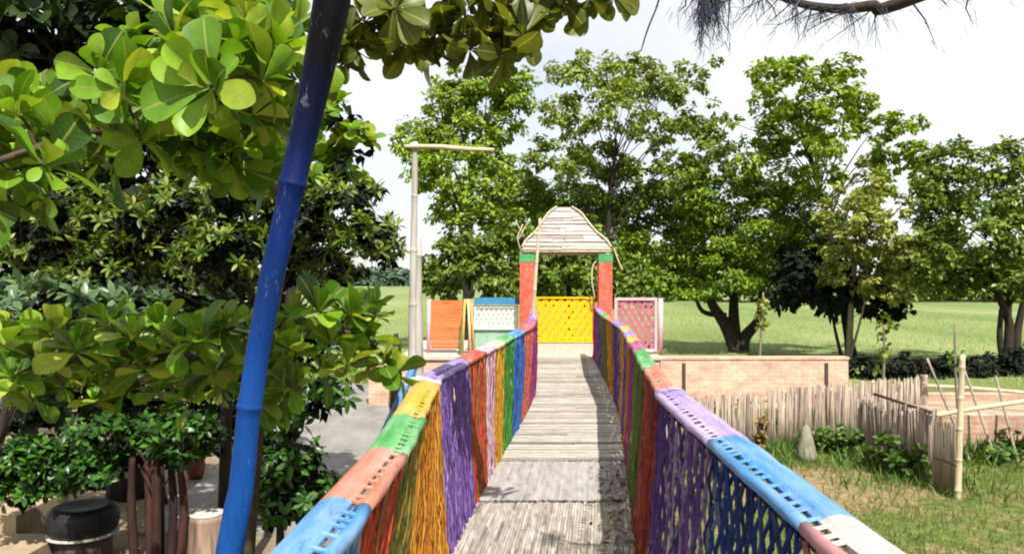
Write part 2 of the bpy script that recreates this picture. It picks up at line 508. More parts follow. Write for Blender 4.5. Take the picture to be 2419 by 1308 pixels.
def rosettes(rng, centres, axes, n, L, W=1.0, tpl=BIG, open_=(35, 95), jl=.25, jb=.0):
    """whorls of leaves at the branch tips; axes point along each tip"""
    centres = np.asarray(centres, float); axes = nrm(axes)
    k = len(centres)
    ref = np.where(np.abs(axes[:, 2:3]) > .9, np.array([[1., 0, 0]]), np.array([[0, 0, 1.]]))
    a = nrm(np.cross(axes, ref)); b = np.cross(axes, a)
    ph = (np.arange(n)[None, :] * 2.39996 + rng.uniform(0, 6.28, (k, 1)) + rng.normal(0, .25, (k, n)))
    el = np.radians(np.linspace(open_[0], open_[1], n)[None, :] + rng.normal(0, 10, (k, n)))
    rad = np.cos(ph)[..., None] * a[:, None, :] + np.sin(ph)[..., None] * b[:, None, :]
    d = np.cos(el)[..., None] * axes[:, None, :] + np.sin(el)[..., None] * rad
    nv = np.sin(el)[..., None] * axes[:, None, :] - np.cos(el)[..., None] * rad + rng.normal(0, .18, (k, n, 3))
    base = centres[:, None, :] + rad * .01 + axes[:, None, :] * (-.05 * L * np.linspace(0, 1, n)[None, :, None]) + rng.normal(0, 1, (k, n, 3)) * jb
    Lr = np.asarray(L) * (1 + rng.uniform(-jl, jl * .6, (k, n)))
    return (base.reshape(-1, 3), d.reshape(-1, 3), nv.reshape(-1, 3), Lr.ravel(), W, tpl)

def sphere_dirs(rng, n):
    return nrm(rng.normal(0, 1, (n, 3)))

DENS = 1.7
def clump_leaves(rng, clumps, L, dens=3.0, W=1.0, tpl=RHOMB, lump=.34, gap=0.0):
    """clumps: (centre, rx, ry, rz). Leaves gather in sub-clumps so the outline stays uneven."""
    B, D, N, LL = [], [], [], []
    for c, rx, ry, rz in clumps:
        Rv = np.array([rx, ry, rz])
        area = math.pi * rx * rz
        nl = max(int(DENS * dens * area / (L * L * .38 * W)), 6)
        ns = max(int(7 + area * 5 / max(rx, .5)), 5)
        sd_ = sphere_dirs(rng, ns)
        sc_ = np.array(c) + sd_ * Rv * rng.uniform(.45, 1.02, (ns, 1))
        sr = rng.uniform(.55, 1.25, ns) * lump
        pick = rng.integers(0, ns, nl)
        dd = sphere_dirs(rng, nl) * rng.uniform(.35, 1, (nl, 1)) ** .5
        pos = sc_[pick] + dd * Rv * sr[pick][:, None] * np.array([1, 1, .8])
        outd = nrm((pos - np.array(c)) / Rv)
        nv = nrm(outd * .55 + np.array([0, 0, .75]) + rng.normal(0, .45, (nl, 3)))
        d = nrm(np.cross(nv, sphere_dirs(rng, nl)) + outd * .35 + np.array([0, 0, -.3]))
        B.append(pos); D.append(d); N.append(nv); LL.append(L * rng.uniform(.65, 1.25, nl))
    return (np.concatenate(B), np.concatenate(D), np.concatenate(N), np.concatenate(LL), W, tpl)

def clump_rosettes(rng, clumps, L, per_m2, n=7, W=1.0, tpl=NARROW, up=.6, open_=(30, 100), shell=(.55, 1.02)):
    Cn, A = [], []
    for c, rx, ry, rz in clumps:
        Rv = np.array([rx, ry, rz])
        k = max(int(1.7 * per_m2 * math.pi * rx * rz), 4)
        dd = sphere_dirs(rng, k)
        dd = dd[(dd[:, 2] > -.15) | (rng.random(k) < .3)]; k = len(dd)
        pos = np.array(c) + dd * Rv * rng.uniform(shell[0], shell[1], (k, 1))
        Cn.append(pos); A.append(nrm(dd * .7 + np.array([0, 0, up]) + rng.normal(0, .3, (k, 3))))
    return rosettes(rng, np.concatenate(Cn), np.concatenate(A), n, L, W, tpl, open_)

def px_clumps(lst, Y, rng, dy=.8, yj=.5, depth=.9, grow=1.12):
    out = []
    for e in lst:
        px, py, rx, ry = e[:4]
        yy = Y + (e[4] if len(e) > 4 else rng.uniform(-yj, yj))
        rx, ry = rx * grow, ry * grow
        out.append((P(px, py, yy), rx / F * yy, rx / F * yy * depth, ry / F * yy))
    return out

def limbs(mbx, rng, base, top, clumps, r0, n=8, fork=.45, sides=7, every=1):
    """tapered trunk from base to top and a limb bending out to each clump"""
    base = np.array(base, float); top = np.array(top, float)
    mid = (base + top) / 2 + rng.normal(0, .03, 3) * np.linalg.norm(top - base)
    tr = spline([base, mid, top], 6)
    rr = np.linspace(r0, r0 * .35, len(tr)); rr[0] *= 1.35
    mbx.tube(tr, rr, sides)
    for c, rx, ry, rz in clumps[::every]:
        c = np.array(c)
        h = np.clip((c[2] - base[2]) / max(top[2] - base[2], .1) - .35, fork, .97)
        k = int(h * (len(tr) - 1))
        s = tr[k]
        m1 = s * .55 + c * .45 + np.array([0, 0, .12 * np.linalg.norm(c - s)]) + rng.normal(0, .05, 3) * np.linalg.norm(c - s)
        br = spline([s, m1, c], 5)
        mbx.tube(br, np.linspace(rr[k] * .40, r0 * .04, len(br)), 5)

# leaf colours
G_big = leafmat('sea_almond_leaf', [lin(66, 109, 25, .8), lin(109, 158, 37, .85), lin(148, 190, 50, .85), lin(92, 136, 37, .8), lin(186, 204, 75, .85), lin(49, 84, 25, .8), lin(103, 147, 37, .8)], .38, .44, veins=True)
G_bigshade = leafmat('sea_almond_leaf_shaded', [lin(75, 85, 25, .8), lin(110, 120, 40, .8), lin(90, 105, 30, .8), lin(135, 135, 60, .8)], .45, .4, veins=True)  # olive copy of the leaf, shade of the overhead branch painted in
G_shade_dark = leafmat('shade_dark_leaf', [lin(25, 45, 18, .7), lin(40, 65, 25, .7), lin(60, 85, 30, .7)], .22)  # leaf green darkened to paint backlit and unlit foliage
G_sapo = leafmat('narrow_leaf_green', [lin(51, 78, 24, .75), lin(80, 109, 33, .8), lin(125, 146, 48, .85), lin(68, 98, 33, .8), lin(160, 166, 72, .8)], .28)
G_olea = leafmat('grey_green_leaf', [lin(60, 90, 50, .7), lin(90, 120, 75, .75), lin(130, 155, 110, .75), lin(45, 75, 40, .7)], .22, .35)
G_shrub = leafmat('shrub_leaf', [lin(35, 65, 22, .7), lin(55, 95, 30, .75), lin(85, 135, 45, .8)], .25, .35)
G_t1 = leafmat('bright_tree_leaf', [lin(81, 109, 28, .8), lin(123, 155, 39, .85), lin(164, 189, 50, .9), lin(102, 131, 33, .8)], .35)
G_t2 = leafmat('olive_tree_leaf', [lin(85, 109, 34, .8), lin(127, 149, 51, .85), lin(164, 178, 74, .9), lin(73, 97, 46, .8)], .35)
G_t4 = leafmat('feathery_leaf', [lin(63, 95, 24, .75), lin(105, 140, 30, .8), lin(152, 178, 42, .85), lin(80, 114, 30, .8)], .3)
G_t5 = leafmat('drooping_leaf', [lin(100, 112, 44, .8), lin(142, 151, 61, .85), lin(166, 173, 78, .85), lin(112, 123, 56, .8)], .3)
G_t7 = leafmat('deep_green_leaf', [lin(59, 90, 31, .75), lin(102, 129, 42, .8), lin(145, 162, 51, .8)], .28)
G_shade_black = leafmat('shade_black_leaf', [lin(16, 28, 12, .7), lin(28, 42, 18, .7)], .1, .8)  # near-black leaves, deep shade put into their colour
G_navy = leafmat('navy_needle', [(.010, .014, .035, 1), (.02, .028, .06, 1), (.035, .045, .085, 1)], .15, .5, (1, 1, 1.2, 1))
G_far_haze = leafmat('hazed_far_leaf', [lin(70, 95, 75, .8), lin(95, 115, 90, .8)], .1)  # distance haze put into the grey-green leaf colour
G_grass = leafmat('grass_blade', [lin(80, 105, 35, .75), lin(110, 135, 45, .8), lin(145, 150, 70, .8), lin(70, 100, 30, .7)], .3, .6)
G_field = leafmat('field_grass_blade', [lin(125, 152, 75, .8), lin(145, 170, 90, .8), lin(162, 178, 105, .85)], .3, .6)
G_weed = leafmat('weed_leaf', [lin(60, 95, 35, .75), lin(90, 125, 50, .8), lin(120, 150, 65, .8)], .3, .5)
G_dry = leafmat('dry_leaf', [(.10, .06, .03, 1), (.18, .12, .06, 1), (.06, .04, .025, 1)], .1, .7, (1, 1, 1, 1))

# ------------------------------------------------------------------ footbridge
LF = np.array([(-2.5, -.95), (2, -.62), (5.09, -.40), (7.8, -.121), (10.2, .164), (12.05, .339), (17.7, .517)])
LR = np.array([(-2.5, -.60), (1.86, -.43), (2.96, -.40), (4.84, -.455), (5.17, -.475), (6.15, -.338), (7.98, -.082), (10.5, .27), (12.2, .36), (17.7, .53)])
RF = np.array([(-2.5, .30), (2, .60), (5.09, .79), (7.8, 1.10), (10.2, 1.37), (12.5, 1.52), (17.7, 1.775)])
RR = np.array([(-2.5, .62), (1.86, .765), (3.0, .785), (4.4, .81), (4.66, .847), (6.2, .997), (10.1, 1.385), (13.8, 1.53), (17.7, 1.80)])
ex = lambda A, y: float(np.interp(y, A[:, 0], A[:, 1]))

bridge = empty('footbridge', (.4, 8, DECK), 'raised bamboo footbridge deck of woven mats and cross slats leading to the gate', 'footbridge')
rng = np.random.default_rng(3)

def long_mat(name, y0, y1, mat, wid, gap, seg, zj, notch=0.0):
    mb = MB()
    n = int((ex(RF, (y0 + y1) / 2) - ex(LF, (y0 + y1) / 2)) / wid)
    for k in range(n):
        y = y0 + rng.uniform(-notch, notch * .3)
        while y < y1 - .02:
            l = rng.uniform(*seg)
            e = min(y + l, y1)
            if y1 - e < .15: e = y1 + rng.uniform(-notch * .3, notch)
            za, zb = DECK - .012 + rng.uniform(-zj, 0, 2)
            v = []
            for yy, z in ((y, za), (e - .004, zb)):
                a, b = ex(LF, yy), ex(RF, yy)
                x0 = a + (b - a) * (k + gap * rng.uniform(.3, 1)) / n
                x1 = a + (b - a) * (k + 1 - gap * rng.uniform(.3, 1)) / n
                v += [(x0, yy, z), (x1, yy, z), (x1, yy, z + .010), (x0, yy, z + .010)]
            mb.add(v, [(3, 2, 6, 7), (0, 4, 5, 1), (0, 3, 7, 4), (1, 5, 6, 2), (0, 1, 2, 3), (4, 7, 6, 5)])
            y = e
    return mb.build(name, mat, bridge)

o = long_mat('deck_mat', -2.2, 3.2, bam_old, .03, .10, (.3, 1.2), .007)
o = long_mat('deck_mat', 3.2, 6.27, bam_old, .021, .10, (.12, .7), .009, .03)
tag(o, 'nearest deck mat of thin lengthwise woven bamboo strips')
o = long_mat('deck_mat', 6.36, 7.66, bam_grey, .022, .03, (.3, 1.0), .004, .03)
tag(o, 'smooth grey deck mat')
for ya in (6.315, 7.72):                                       # split bamboo battens over the mat joints
    pts = [(ex(LF, ya) + .03, ya + .01, DECK - .03), (ex(RF, ya) - .02, ya - .03, DECK - .03)]
    MB().tube(pts, .018, 7).build('batten', wood_dark, bridge)
mb = MB()
y = 7.76
while y < 17.6:
    wd = rng.choice([.03, .04, .05, .065, .028]) * rng.uniform(.85, 1.15)
    g = rng.choice([.004, .006, .010, .018, .03], p=[.3, .3, .2, .14, .06])
    a, b = ex(LF, y) + rng.uniform(-.03, .02), ex(RF, y) + rng.uniform(-.03, .03)
    yaw = rng.normal(0, .006)
    z = DECK - .008 + rng.uniform(-.010, .004)
    tilt = rng.normal(0, .06)
    mid = np.array([(a + b) / 2, y + wd / 2, z])
    if rng.random() < .25:                                      # a slat in two lengths
        s = rng.uniform(.3, .7)
        for lo, hi in ((0, s - .01), (s, 1)):
            mb.box(mid + np.array([(b - a) * ((lo + hi) / 2 - .5), 0, rng.uniform(-.005, .005)]), ((b - a) * (hi - lo), wd, .014), (1, yaw + rng.normal(0, .004), 0), nrm((-yaw, 1, tilt)))
    else:
        mb.box(mid, (b - a, wd, .014), (1, yaw, 0), nrm((-yaw, 1, tilt)))
    y += wd + g
tag(mb.build('deck_slats', bam_cross, bridge), 'cross slats of bleached split bamboo')
for A, sgn in ((LF, 1), (RF, -1)):
    ys = np.arange(-2.2, 17.7, .5)
    for off in (.06, .42):
        MB().tube([(ex(A, y) + sgn * off, y, DECK - .08) for y in ys], .045, 8).build('stringer', wood_grey, bridge, True)
for y in (-1.5, 1.2, 4.3, 7.0, 10.0, 13.0, 16.0):
    for A, sgn in ((LF, 1), (RF, -1)):
        MB().tube([(ex(A, y) + sgn * .06, y, 0), (ex(A, y) + sgn * .06, y, DECK - .125)], .055, 8).build('support_post', wood_grey, bridge, True)

# ------------------------------------------------------------------ rope railings
def net(rng, A, Fl, y0, y1, mat, parent, spacing=.026, r=.0055, step=.085, loose=1.0, label=None):
    n = max(int((y1 - y0) / spacing), 3)
    H = int((RAIL - DECK) / step)
    mb = MB()
    for layer in range(2):
        for k in range(n):
            t = (k + .5) / n
            kk = np.arange(H + 1)
            zz = np.linspace(RAIL - .045, DECK - .02, H + 1)
            zig = (((kk + k + layer) % 2) * 2 - 1) * (.5 / n) * rng.uniform(.75, 1.2, H + 1)
            drift = np.cumsum(rng.normal(0, .16, H + 1)) * loose / n
            drift -= np.linspace(0, drift[-1], H + 1) * .7
            tt = np.clip(t + zig + drift, 0, 1)
            yy = y0 + (y1 - y0) * tt
            s = (zz - DECK) / (RAIL - DECK)
            xa = np.interp(yy, A[:, 0], A[:, 1]); xf = np.interp(yy, Fl[:, 0], Fl[:, 1])
            sag = np.sin(np.pi * s) * .02
            xx = xf + (xa - xf) * s + sag * np.sign(xa.mean()) * .5 + rng.normal(0, .006, H + 1) + layer * .008
            mb.tube(np.stack([xx, yy, zz], 1), r * rng.uniform(.8, 1.25), 3, cap=False, up=(1, 0, 0))
    o = mb.build('rope_net', mat, parent, True)
    if label: o['label'] = label
    return o

def rail_piece(A, sgn, y0, y1, mat, parent, label, wide=.125, pole_mat=None):
    """painted split-bamboo top board with a thinner pole lashed along its inner side; sgn: outward x direction"""
    ys = np.linspace(y0, y1, max(int((y1 - y0) / .12), 2) + 1)
    x = np.interp(ys, A[:, 0], A[:, 1])
    rr = np.random.default_rng(int(abs(y0) * 100) + (1 if sgn > 0 else 2))
    wob = rr.normal(0, .0018, len(ys))
    prof = [(-.5, -.012), (-.5, .004), (-.3, .016), (0, .022), (.3, .015), (.5, .002), (.5, -.012)]
    V, m = [], len(prof)
    for i in range(len(ys)):
        for u, z in prof:
            V.append((x[i] + sgn * (.033 + wide * (.5 + u)) + wob[i], ys[i], RAIL + z + wob[i] * .5))
    fs = [(i * m + j, i * m + (j + 1) % m, (i + 1) * m + (j + 1) % m, (i + 1) * m + j) for i in range(len(ys) - 1) for j in range(m)]
    if sgn < 0:
        fs = [f[::-1] for f in fs]
    fs += [tuple(range(m)), tuple((len(ys) - 1) * m + j for j in range(m))[::-1]]
    mb = MB(); mb.add(V, fs)
    o = mb.build('handrail_board', mat, parent, False)
    o['label'] = label + ' handrail board'
    mb = MB()
    pts = np.stack([x - sgn * .004 + rr.normal(0, .003, len(ys)), ys, np.full(len(ys), RAIL - .016) + rr.normal(0, .003, len(ys))], 1)
    mb.tube(pts, .021 + rr.normal(0, .0012, len(ys)), 8)
    o = mb.build('lashed_pole', pole_mat or mat, parent, True)
    MB().tube(pts + np.array([sgn * .03, 0, -.045]), .02, 8).build('gap_shade_pole', wood_dark, parent, True)  # added pole, its dark colour stands in for shade in the gap
    mb = MB()
    yk, q = y0 + .01, []
    while yk < y1 - .01:                                          # one cord wound back and forth between pole and board
        xk = ex(A, yk)
        lw = rr.uniform(.006, .014)
        q += [(xk - sgn * .012, yk, RAIL - .006), (xk + sgn * .045, yk + .002, RAIL + .008), (xk + sgn * .045, yk + lw, RAIL + .008), (xk - sgn * .012, yk + lw, RAIL - .006)]
        yk += lw + rr.uniform(.04, .10)
    mb.tube(q, .006, 5)
    mb.build('lashing', mat, parent)

left = empty('rope_railing', (-.45, 5, DECK), 'left footbridge railing with sunlit rainbow rope net and salmon, green and yellow rail pieces', 'railing')
right = empty('rope_railing', (.9, 5, DECK), 'right railing of the footbridge with shaded violet rope net and long blue rail piece', 'railing')
rng = np.random.default_rng(11)
# (y0, y1, board, net, name)
LS = [(-2.4, 2.27, 'blue', 'blue', 'sky blue'), (2.27, 2.93, 'salmon', 'red', 'salmon'), (2.93, 3.67, 'green', 'olive', 'green'), (3.67, 4.84, 'yellow', 'orange', 'yellow'),
      (5.02, 6.15, 'purple', 'purple', 'purple'), (6.15, 6.9, 'red', 'red', 'red'), (6.9, 7.41, 'pink', 'pink', 'pink'), (7.41, 7.98, 'cream', 'yellow', 'cream'),
      (7.98, 8.68, 'green', 'green', 'mint green'), (8.68, 9.6, 'blue', 'cobalt', 'blue'), (9.6, 10.55, 'red', 'coral', 'coral red'),
      (10.55, 12.2, 'magenta', 'magenta', 'magenta'), (12.2, 14, 'purple', 'violet', 'violet'), (14, 16, 'salmon', 'orange', 'orange'), (16, 17.6, 'magenta', 'magenta', 'magenta')]
for y0, y1, b, r_, nm in LS:
    far = y0 > 5
    rail_piece(LR, -1, y0, y1, M[b], left, nm, .098 if not far else .085)
    net(rng, LR, LF, y0 + .005, y1 - .005, R[r_], left, .055 if not far else .06, .0085 if not far else .011, .10 if not far else .12, .5, label=r_ + ' rope net')
rail_piece(LR, -1, 4.84, 5.02, M['blush'], left, 'whitish pink', .16)
net(rng, LR, LF, 4.84, 5.02, R['orange'], left, .024, .006)
RS = [(-2.4, 2.10, 'greywhite', 'rose', 'grey white'), (2.10, 3.17, 'blue', 'shaded_blue', 'sky blue'), (3.17, 4.55, 'lilac', 'violet', 'lilac'),
      (4.55, 5.7, 'salmon', 'rust', 'rust red'), (5.7, 7.0, 'green', 'grass', 'green'), (7.0, 7.9, 'magenta', 'magenta', 'magenta'), (7.9, 8.6, 'yellow', 'orange', 'orange'),
      (8.6, 9.4, 'purple', 'purple', 'purple'), (9.4, 10.3, 'yellow', 'yellow', 'yellow'), (10.3, 11.5, 'purple', 'violet', 'violet'), (11.5, 12.8, 'salmon', 'orange', 'orange'),
      (12.8, 14.2, 'green', 'grass', 'olive green'), (14.2, 16, 'purple', 'violet', 'purple'), (16, 17.6, 'magenta', 'magenta', 'magenta')]
for y0, y1, b, r_, nm in RS:
    far = y0 > 4.5
    rail_piece(RR, 1, y0, y1, M[b], right, nm, .112 if not far else .06, M['rose'] if b == 'greywhite' else None)
    net(rng, RR, RF, y0 + .005, y1 - .005, R[r_], right, .080 if not far else .07, .0088 if not far else .011, .105 if not far else .13, .45, label=r_ + ' rope net')
for A, Fl, sgn, par, ys, mats in ((LR, LF, -1, left, (1.0, 3.0, 4.93, 8.0, 10.5, 14.0, 17.5), ('blue', 'green', 'yellow', 'green', 'red', 'purple', 'magenta')),
                                 (RR, RF, 1, right, (1.0, 4.6, 7.0, 10.3, 14.0, 17.5), ('rust', 'rust', 'green', 'purple', 'purple', 'magenta'))):
    for y, mm in zip(ys, mats):
        MB().tube([(ex(Fl, y) + sgn * .03, y, DECK - .2), (ex(A, y) + sgn * .03, y, RAIL - .016)], .022, 8).build('post', M[mm], par, True)

# dry leaves swept against the right-hand net
rng = np.random.default_rng(21)
n = 240
yy = rng.uniform(4.4, 7.6, n); tt = 1 - np.abs(rng.normal(0, .12, n))
lf = np.array([ex(LF, y) for y in yy]); rf = np.array([ex(RF, y) for y in yy])
bs = np.stack([lf + (rf - lf) * np.clip(tt, .55, .985), yy, np.full(n, DECK + .012) + rng.uniform(0, .02, n)], 1)
dd = sphere_dirs(rng, n); dd[:, 2] *= .25
tag(leaves('leaf_litter', [(bs, dd, np.array([0, 0, 1.]) + rng.normal(0, .3, (n, 3)), rng.uniform(.04, .10, n), .8, NARROW)], G_dry), 'brown leaf litter swept along the right edge of the deck', 'leaf litter', kind='stuff')

# ------------------------------------------------------------------ poles
def bamboo(name, pts, rad, mat, label, cat, parent=None, node=.35, sides=12, group=None):
    pts = np.asarray(pts, float)
    cur = spline(pts, 8) if len(pts) > 2 else pts[0] + (pts[1] - pts[0]) * np.linspace(0, 1, 9)[:, None]
    s = np.concatenate([[0], np.cumsum(np.linalg.norm(np.diff(cur, axis=0), axis=1))])
    q = []
    k = node * .4
    while k < s[-1]:
        q += [k - .012, k - .005, k, k + .005, k + .012]
        k += node
    ss = np.unique(np.concatenate([np.linspace(0, s[-1], 24), np.clip(q, 0, s[-1])]))
    C3 = np.stack([np.interp(ss, s, cur[:, i]) for i in range(3)], 1)
    rr = np.interp(ss, np.linspace(0, s[-1], len(rad)), rad)
    ring = np.zeros(len(ss))
    k = node * .4
    while k < s[-1]:
        ring = np.maximum(ring, np.exp(-((ss - k) / .008) ** 2)); k += node
    o = MB().tube(C3, rr * (1 + .15 * ring), sides).build(name, mat, parent, True)
    if parent is None:
        tag(o, label, cat, group)
    return o

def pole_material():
    """worn blue paint with shade put into its colour, darkening upwards through navy to near-black"""
    m, n, b = new_mat('blue_pole_shade_paint')
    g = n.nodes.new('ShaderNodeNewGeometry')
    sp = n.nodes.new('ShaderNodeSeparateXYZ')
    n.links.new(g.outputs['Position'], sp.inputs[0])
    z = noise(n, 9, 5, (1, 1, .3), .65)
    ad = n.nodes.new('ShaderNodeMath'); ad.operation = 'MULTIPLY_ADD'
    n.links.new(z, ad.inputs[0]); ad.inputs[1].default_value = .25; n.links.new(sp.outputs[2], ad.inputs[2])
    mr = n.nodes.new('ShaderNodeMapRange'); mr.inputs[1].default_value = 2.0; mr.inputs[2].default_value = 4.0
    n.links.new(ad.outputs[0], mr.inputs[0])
    r = ramp(n, [(.0, lin(30, 100, 185, .5)), (.40, lin(22, 80, 165, .48)), (.58, lin(12, 48, 125, .42)), (.74, lin(8, 24, 72, .35)), (.82, lin(4, 5, 12, .5))])  # shade of the pole top painted in: blue to near-black with height
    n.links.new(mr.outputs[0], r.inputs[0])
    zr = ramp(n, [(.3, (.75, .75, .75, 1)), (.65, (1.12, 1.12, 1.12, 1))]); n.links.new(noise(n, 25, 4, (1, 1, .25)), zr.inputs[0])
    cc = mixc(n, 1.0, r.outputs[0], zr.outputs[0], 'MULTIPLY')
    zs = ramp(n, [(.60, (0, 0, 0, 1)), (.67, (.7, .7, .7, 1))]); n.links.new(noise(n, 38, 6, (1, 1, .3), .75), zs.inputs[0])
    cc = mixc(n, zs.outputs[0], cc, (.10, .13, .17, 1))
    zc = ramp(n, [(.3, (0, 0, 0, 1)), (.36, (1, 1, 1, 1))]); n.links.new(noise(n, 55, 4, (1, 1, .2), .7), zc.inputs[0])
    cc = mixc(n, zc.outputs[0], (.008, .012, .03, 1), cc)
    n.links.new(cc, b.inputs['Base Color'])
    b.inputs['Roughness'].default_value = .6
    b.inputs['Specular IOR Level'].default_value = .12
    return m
pl = [(785, -60, 2.15, 92), (785, 0, 2.15, 90), (766, 100, 2.17, 70), (745, 200, 2.19, 60), (722, 300, 2.2, 56), (698, 400, 2.2, 54), (678, 500, 2.2, 58), (657, 600, 2.2, 64), (630, 700, 2.2, 62), (614, 800, 2.2, 66),
      (599, 900, 2.2, 63), (585, 1000, 2.2, 56), (578, 1100, 2.2, 56), (562, 1200, 2.2, 56), (541, 1308, 2.2, 58)]
pp = [P(a, b, y) for a, b, y, wd in pl]; pr_ = [wd / 2 / F * y for a, b, y, wd in pl]
d0 = nrm(pp[-1] - pp[-3]); kz = pp[-1][2] / -d0[2]
pp.append(pp[-1] + d0 * kz); pr_.append(.034)
pp = pp[::-1]; pr_ = pr_[::-1]
d1 = nrm(pp[-1] - pp[-3]); pp.append(pp[-1] + d1 * .5); pr_.append(.05)
bamboo('bamboo_pole', pp, np.array(pr_), pole_material(), 'thick leaning bamboo pole painted blue, with shade coloured nearly black at its top, beside the left railing', 'pole', node=.62, sides=16)

MB_ = MB()
pt = empty('wooden_post', P(985, 905, 6.0) * np.array([1, 1, 0]), 'tall grey wooden post with a thin pole and crossarm standing outside the left railing', 'post')
bamboo('post_body', [P(988, 1400, 6.0) * np.array([1, 1, 0]), P(988, 900, 6.0), P(985, 700, 6.0), P(985, 560, 6.0)], [.05, .045, .041, .036], wood_pale, None, None, pt, .9)
bamboo('thin_pole', [P(972, 900, 5.9), P(977, 600, 5.92), P(980, 400, 5.93), P(981, 335, 5.93)], [.030, .028, .024, .020], wood_pale, None, None, pt, .4)
bamboo('crossarm', [P(955, 346, 5.9), P(1040, 347, 5.9), P(1100, 352, 5.9), P(1168, 354, 5.9)], [.014, .018, .017, .012], bam_pale, None, None, pt, .3)
bamboo('bamboo_pole', [P(1258, 842, 13.0), P(1262, 700, 13.0), P(1276, 515, 13.0)], [.03, .03, .022], bam_pale, 'thin pale bamboo pole leaning in front of the left gate column', 'pole', node=.45)
bamboo('bamboo_pole', [(-1.6, 4.15, 0), P(905, 1030, 5.0), P(985, 850, 5.2)], [.03, .028, .026], M['blue'], 'slanted light blue bamboo brace outside the left railing under the grey post', 'pole', node=.4)

# ------------------------------------------------------------------ brick platform, wall, gate pavilion
PY = 17.72
plat = empty('brick_platform', (.5, 20, 0), 'low pinkish brick platform that carries the roofed gate', 'platform')
MB().box((.4, PY + 2.3, .54), (5.7, 4.6, 1.08)).build('brick_base', brick_m, plat)
MB().box((.4, PY + 2.28, 1.113), (5.78, 4.66, .066)).build('floor_slab', conc_cream, plat)
wall = empty('brick_wall', (5.4, PY + .2, 0), 'long low pinkish brick wall right of the gate behind the picket fence', 'wall')
MB().box((5.36, PY + .2, .54), (4.16, .26, 1.08)).build('brickwork', brick_m, wall)
MB().box((5.36, PY + .2, 1.105), (4.2, .30, .05)).build('coping', brick_m, wall)
for x in (3.80, 6.95):
    MB().box((x, PY + .055, .5), (.07, .03, 1.0)).build('dark_post', wood_dark, wall)
wl = empty('brick_wall', (-2.85, PY + .3, 0), 'short low pinkish brick wall stub left of the grey post', 'wall')
MB().box((-2.85, PY + .3, .5), (.68, .26, 1.0)).build('brickwork', brick_m, wl)
MB().box((-2.85, PY + .3, 1.02), (.7, .3, .04)).build('coping', brick_m, wl)
MB().tube([P(935, 870, 17.0), P(938, 830, 17.0), P(934, 790, 17.0)], [.14, .12, .05], 8)
tag(MB().tube([(P(935, 0, 17.2) * [1, 1, 0]), P(938, 840, 17.2), P(935, 788, 17.2)], [.14, .10, .05], 9).build('tree_stump', bark_dark, None, True), 'dark broken tree stump standing in the field left of the grey post', 'stump')

gate = empty('gate_pavilion', (1.25, 19.4, DECK), 'roofed gate pavilion with red columns and a flared bleached plank roof at the bridge end', 'pavilion')
for x, y, s in ((.34, 18.36, .33), (2.12, 18.36, .31), (.40, 20.5, .26), (2.36, 20.5, .26)):
    mb = MB().box((x, y, 1.146 + 1.045), (s, s, 2.09)); c = mb.build('column', col_red, gate)
    bv = c.modifiers.new('bevel', 'BEVEL'); bv.width = .015; bv.segments = 2
    MB().box((x, y, 3.33), (s + .012, s + .012, .18)).build('capital', col_green, c)
for a, b in (((.2, 18.6, 3.50), (2.3, 18.6, 3.50)), ((.2, 20.5, 3.50), (2.5, 20.5, 3.50)), ((.345, 18.5, 3.50), (.40, 20.6, 3.50)), ((2.149, 18.5, 3.50), (2.36, 20.6, 3.50))):
    MB().tube([a, b], .045, 8).build('beam', bam_pale, gate, True)
RS_ = 1.0
mb = MB()
prof = [(.985, 3.55), (.955, 3.63), (.885, 3.72), (.78, 3.81), (.70, 3.90), (.63, 3.98), (.565, 4.07), (.505, 4.16), (.45, 4.24), (.395, 4.32), (.335, 4.40), (.25, 4.48), (.15, 4.54)]
rx0, ry0 = 1.24, 19.38
rng = np.random.default_rng(5)
for i in range(len(prof) - 1):
    (h0, z0), (h1, z1) = prof[i], prof[i + 1]
    h0, h1 = h0 * RS_, h1 * RS_
    for sx, sy, full in ((0, -1, 1), (0, 1, 1), (1, 0, 0), (-1, 0, 0)):
        hd0, hd1 = h0 + .12, h1 + .06
        o0, o1 = h0 + .02 + rng.uniform(0, .012), h1 + .01
        d0_, d1_ = hd0 + .02 + rng.uniform(0, .012), hd1 + .01
        jz = rng.uniform(-.022, .016, 2)
        if sy:
            q = [(-o0, sy * d0_, z0 - .015 + jz[0]), (o0, sy * d0_, z0 - .015 + jz[1]), (o1, sy * d1_, z1 + .004), (-o1, sy * d1_, z1 + .004)]
        else:
            q = [(sx * o0, -d0_, z0 - .015 + jz[0]), (sx * o0, d0_, z0 - .015 + jz[1]), (sx * o1, d1_, z1 + .004), (sx * o1, -d1_, z1 + .004)]
        q = np.array(q) + np.array([rx0, ry0, 0])
        nb = int(rng.integers(1, 4))                                  # each course is nailed up from a few boards
        cuts = np.concatenate([[0], np.sort(rng.uniform(.2, .8, nb - 1)), [1]])
        for t0, t1 in zip(cuts[:-1], cuts[1:]):
            t0, t1 = t0 + (.004 if t0 > 0 else 0), t1 - (.004 if t1 < 1 else 0)
            qq = np.array([q[0] + (q[1] - q[0]) * t0, q[0] + (q[1] - q[0]) * t1, q[3] + (q[2] - q[3]) * t1, q[3] + (q[2] - q[3]) * t0])
            qq[:2, 2] += rng.uniform(-.014, .010)
            inn = qq.copy(); inn[:, 2] -= .022
            ctr = np.array([rx0, ry0, 0]); inn[:, :2] = ctr[:2] + (inn[:, :2] - ctr[:2]) * .975
            mb.add(np.vstack([qq, inn]), [(0, 1, 2, 3), (7, 6, 5, 4), (0, 4, 5, 1), (1, 5, 6, 2), (2, 6, 7, 3), (3, 7, 4, 0)])
roof = mb.build('roof', roof_m, gate)
mb = MB().box((rx0, ry0, 4.545), (.32, .44, .03)); mb.build('ridge_cap', roof_m, roof)
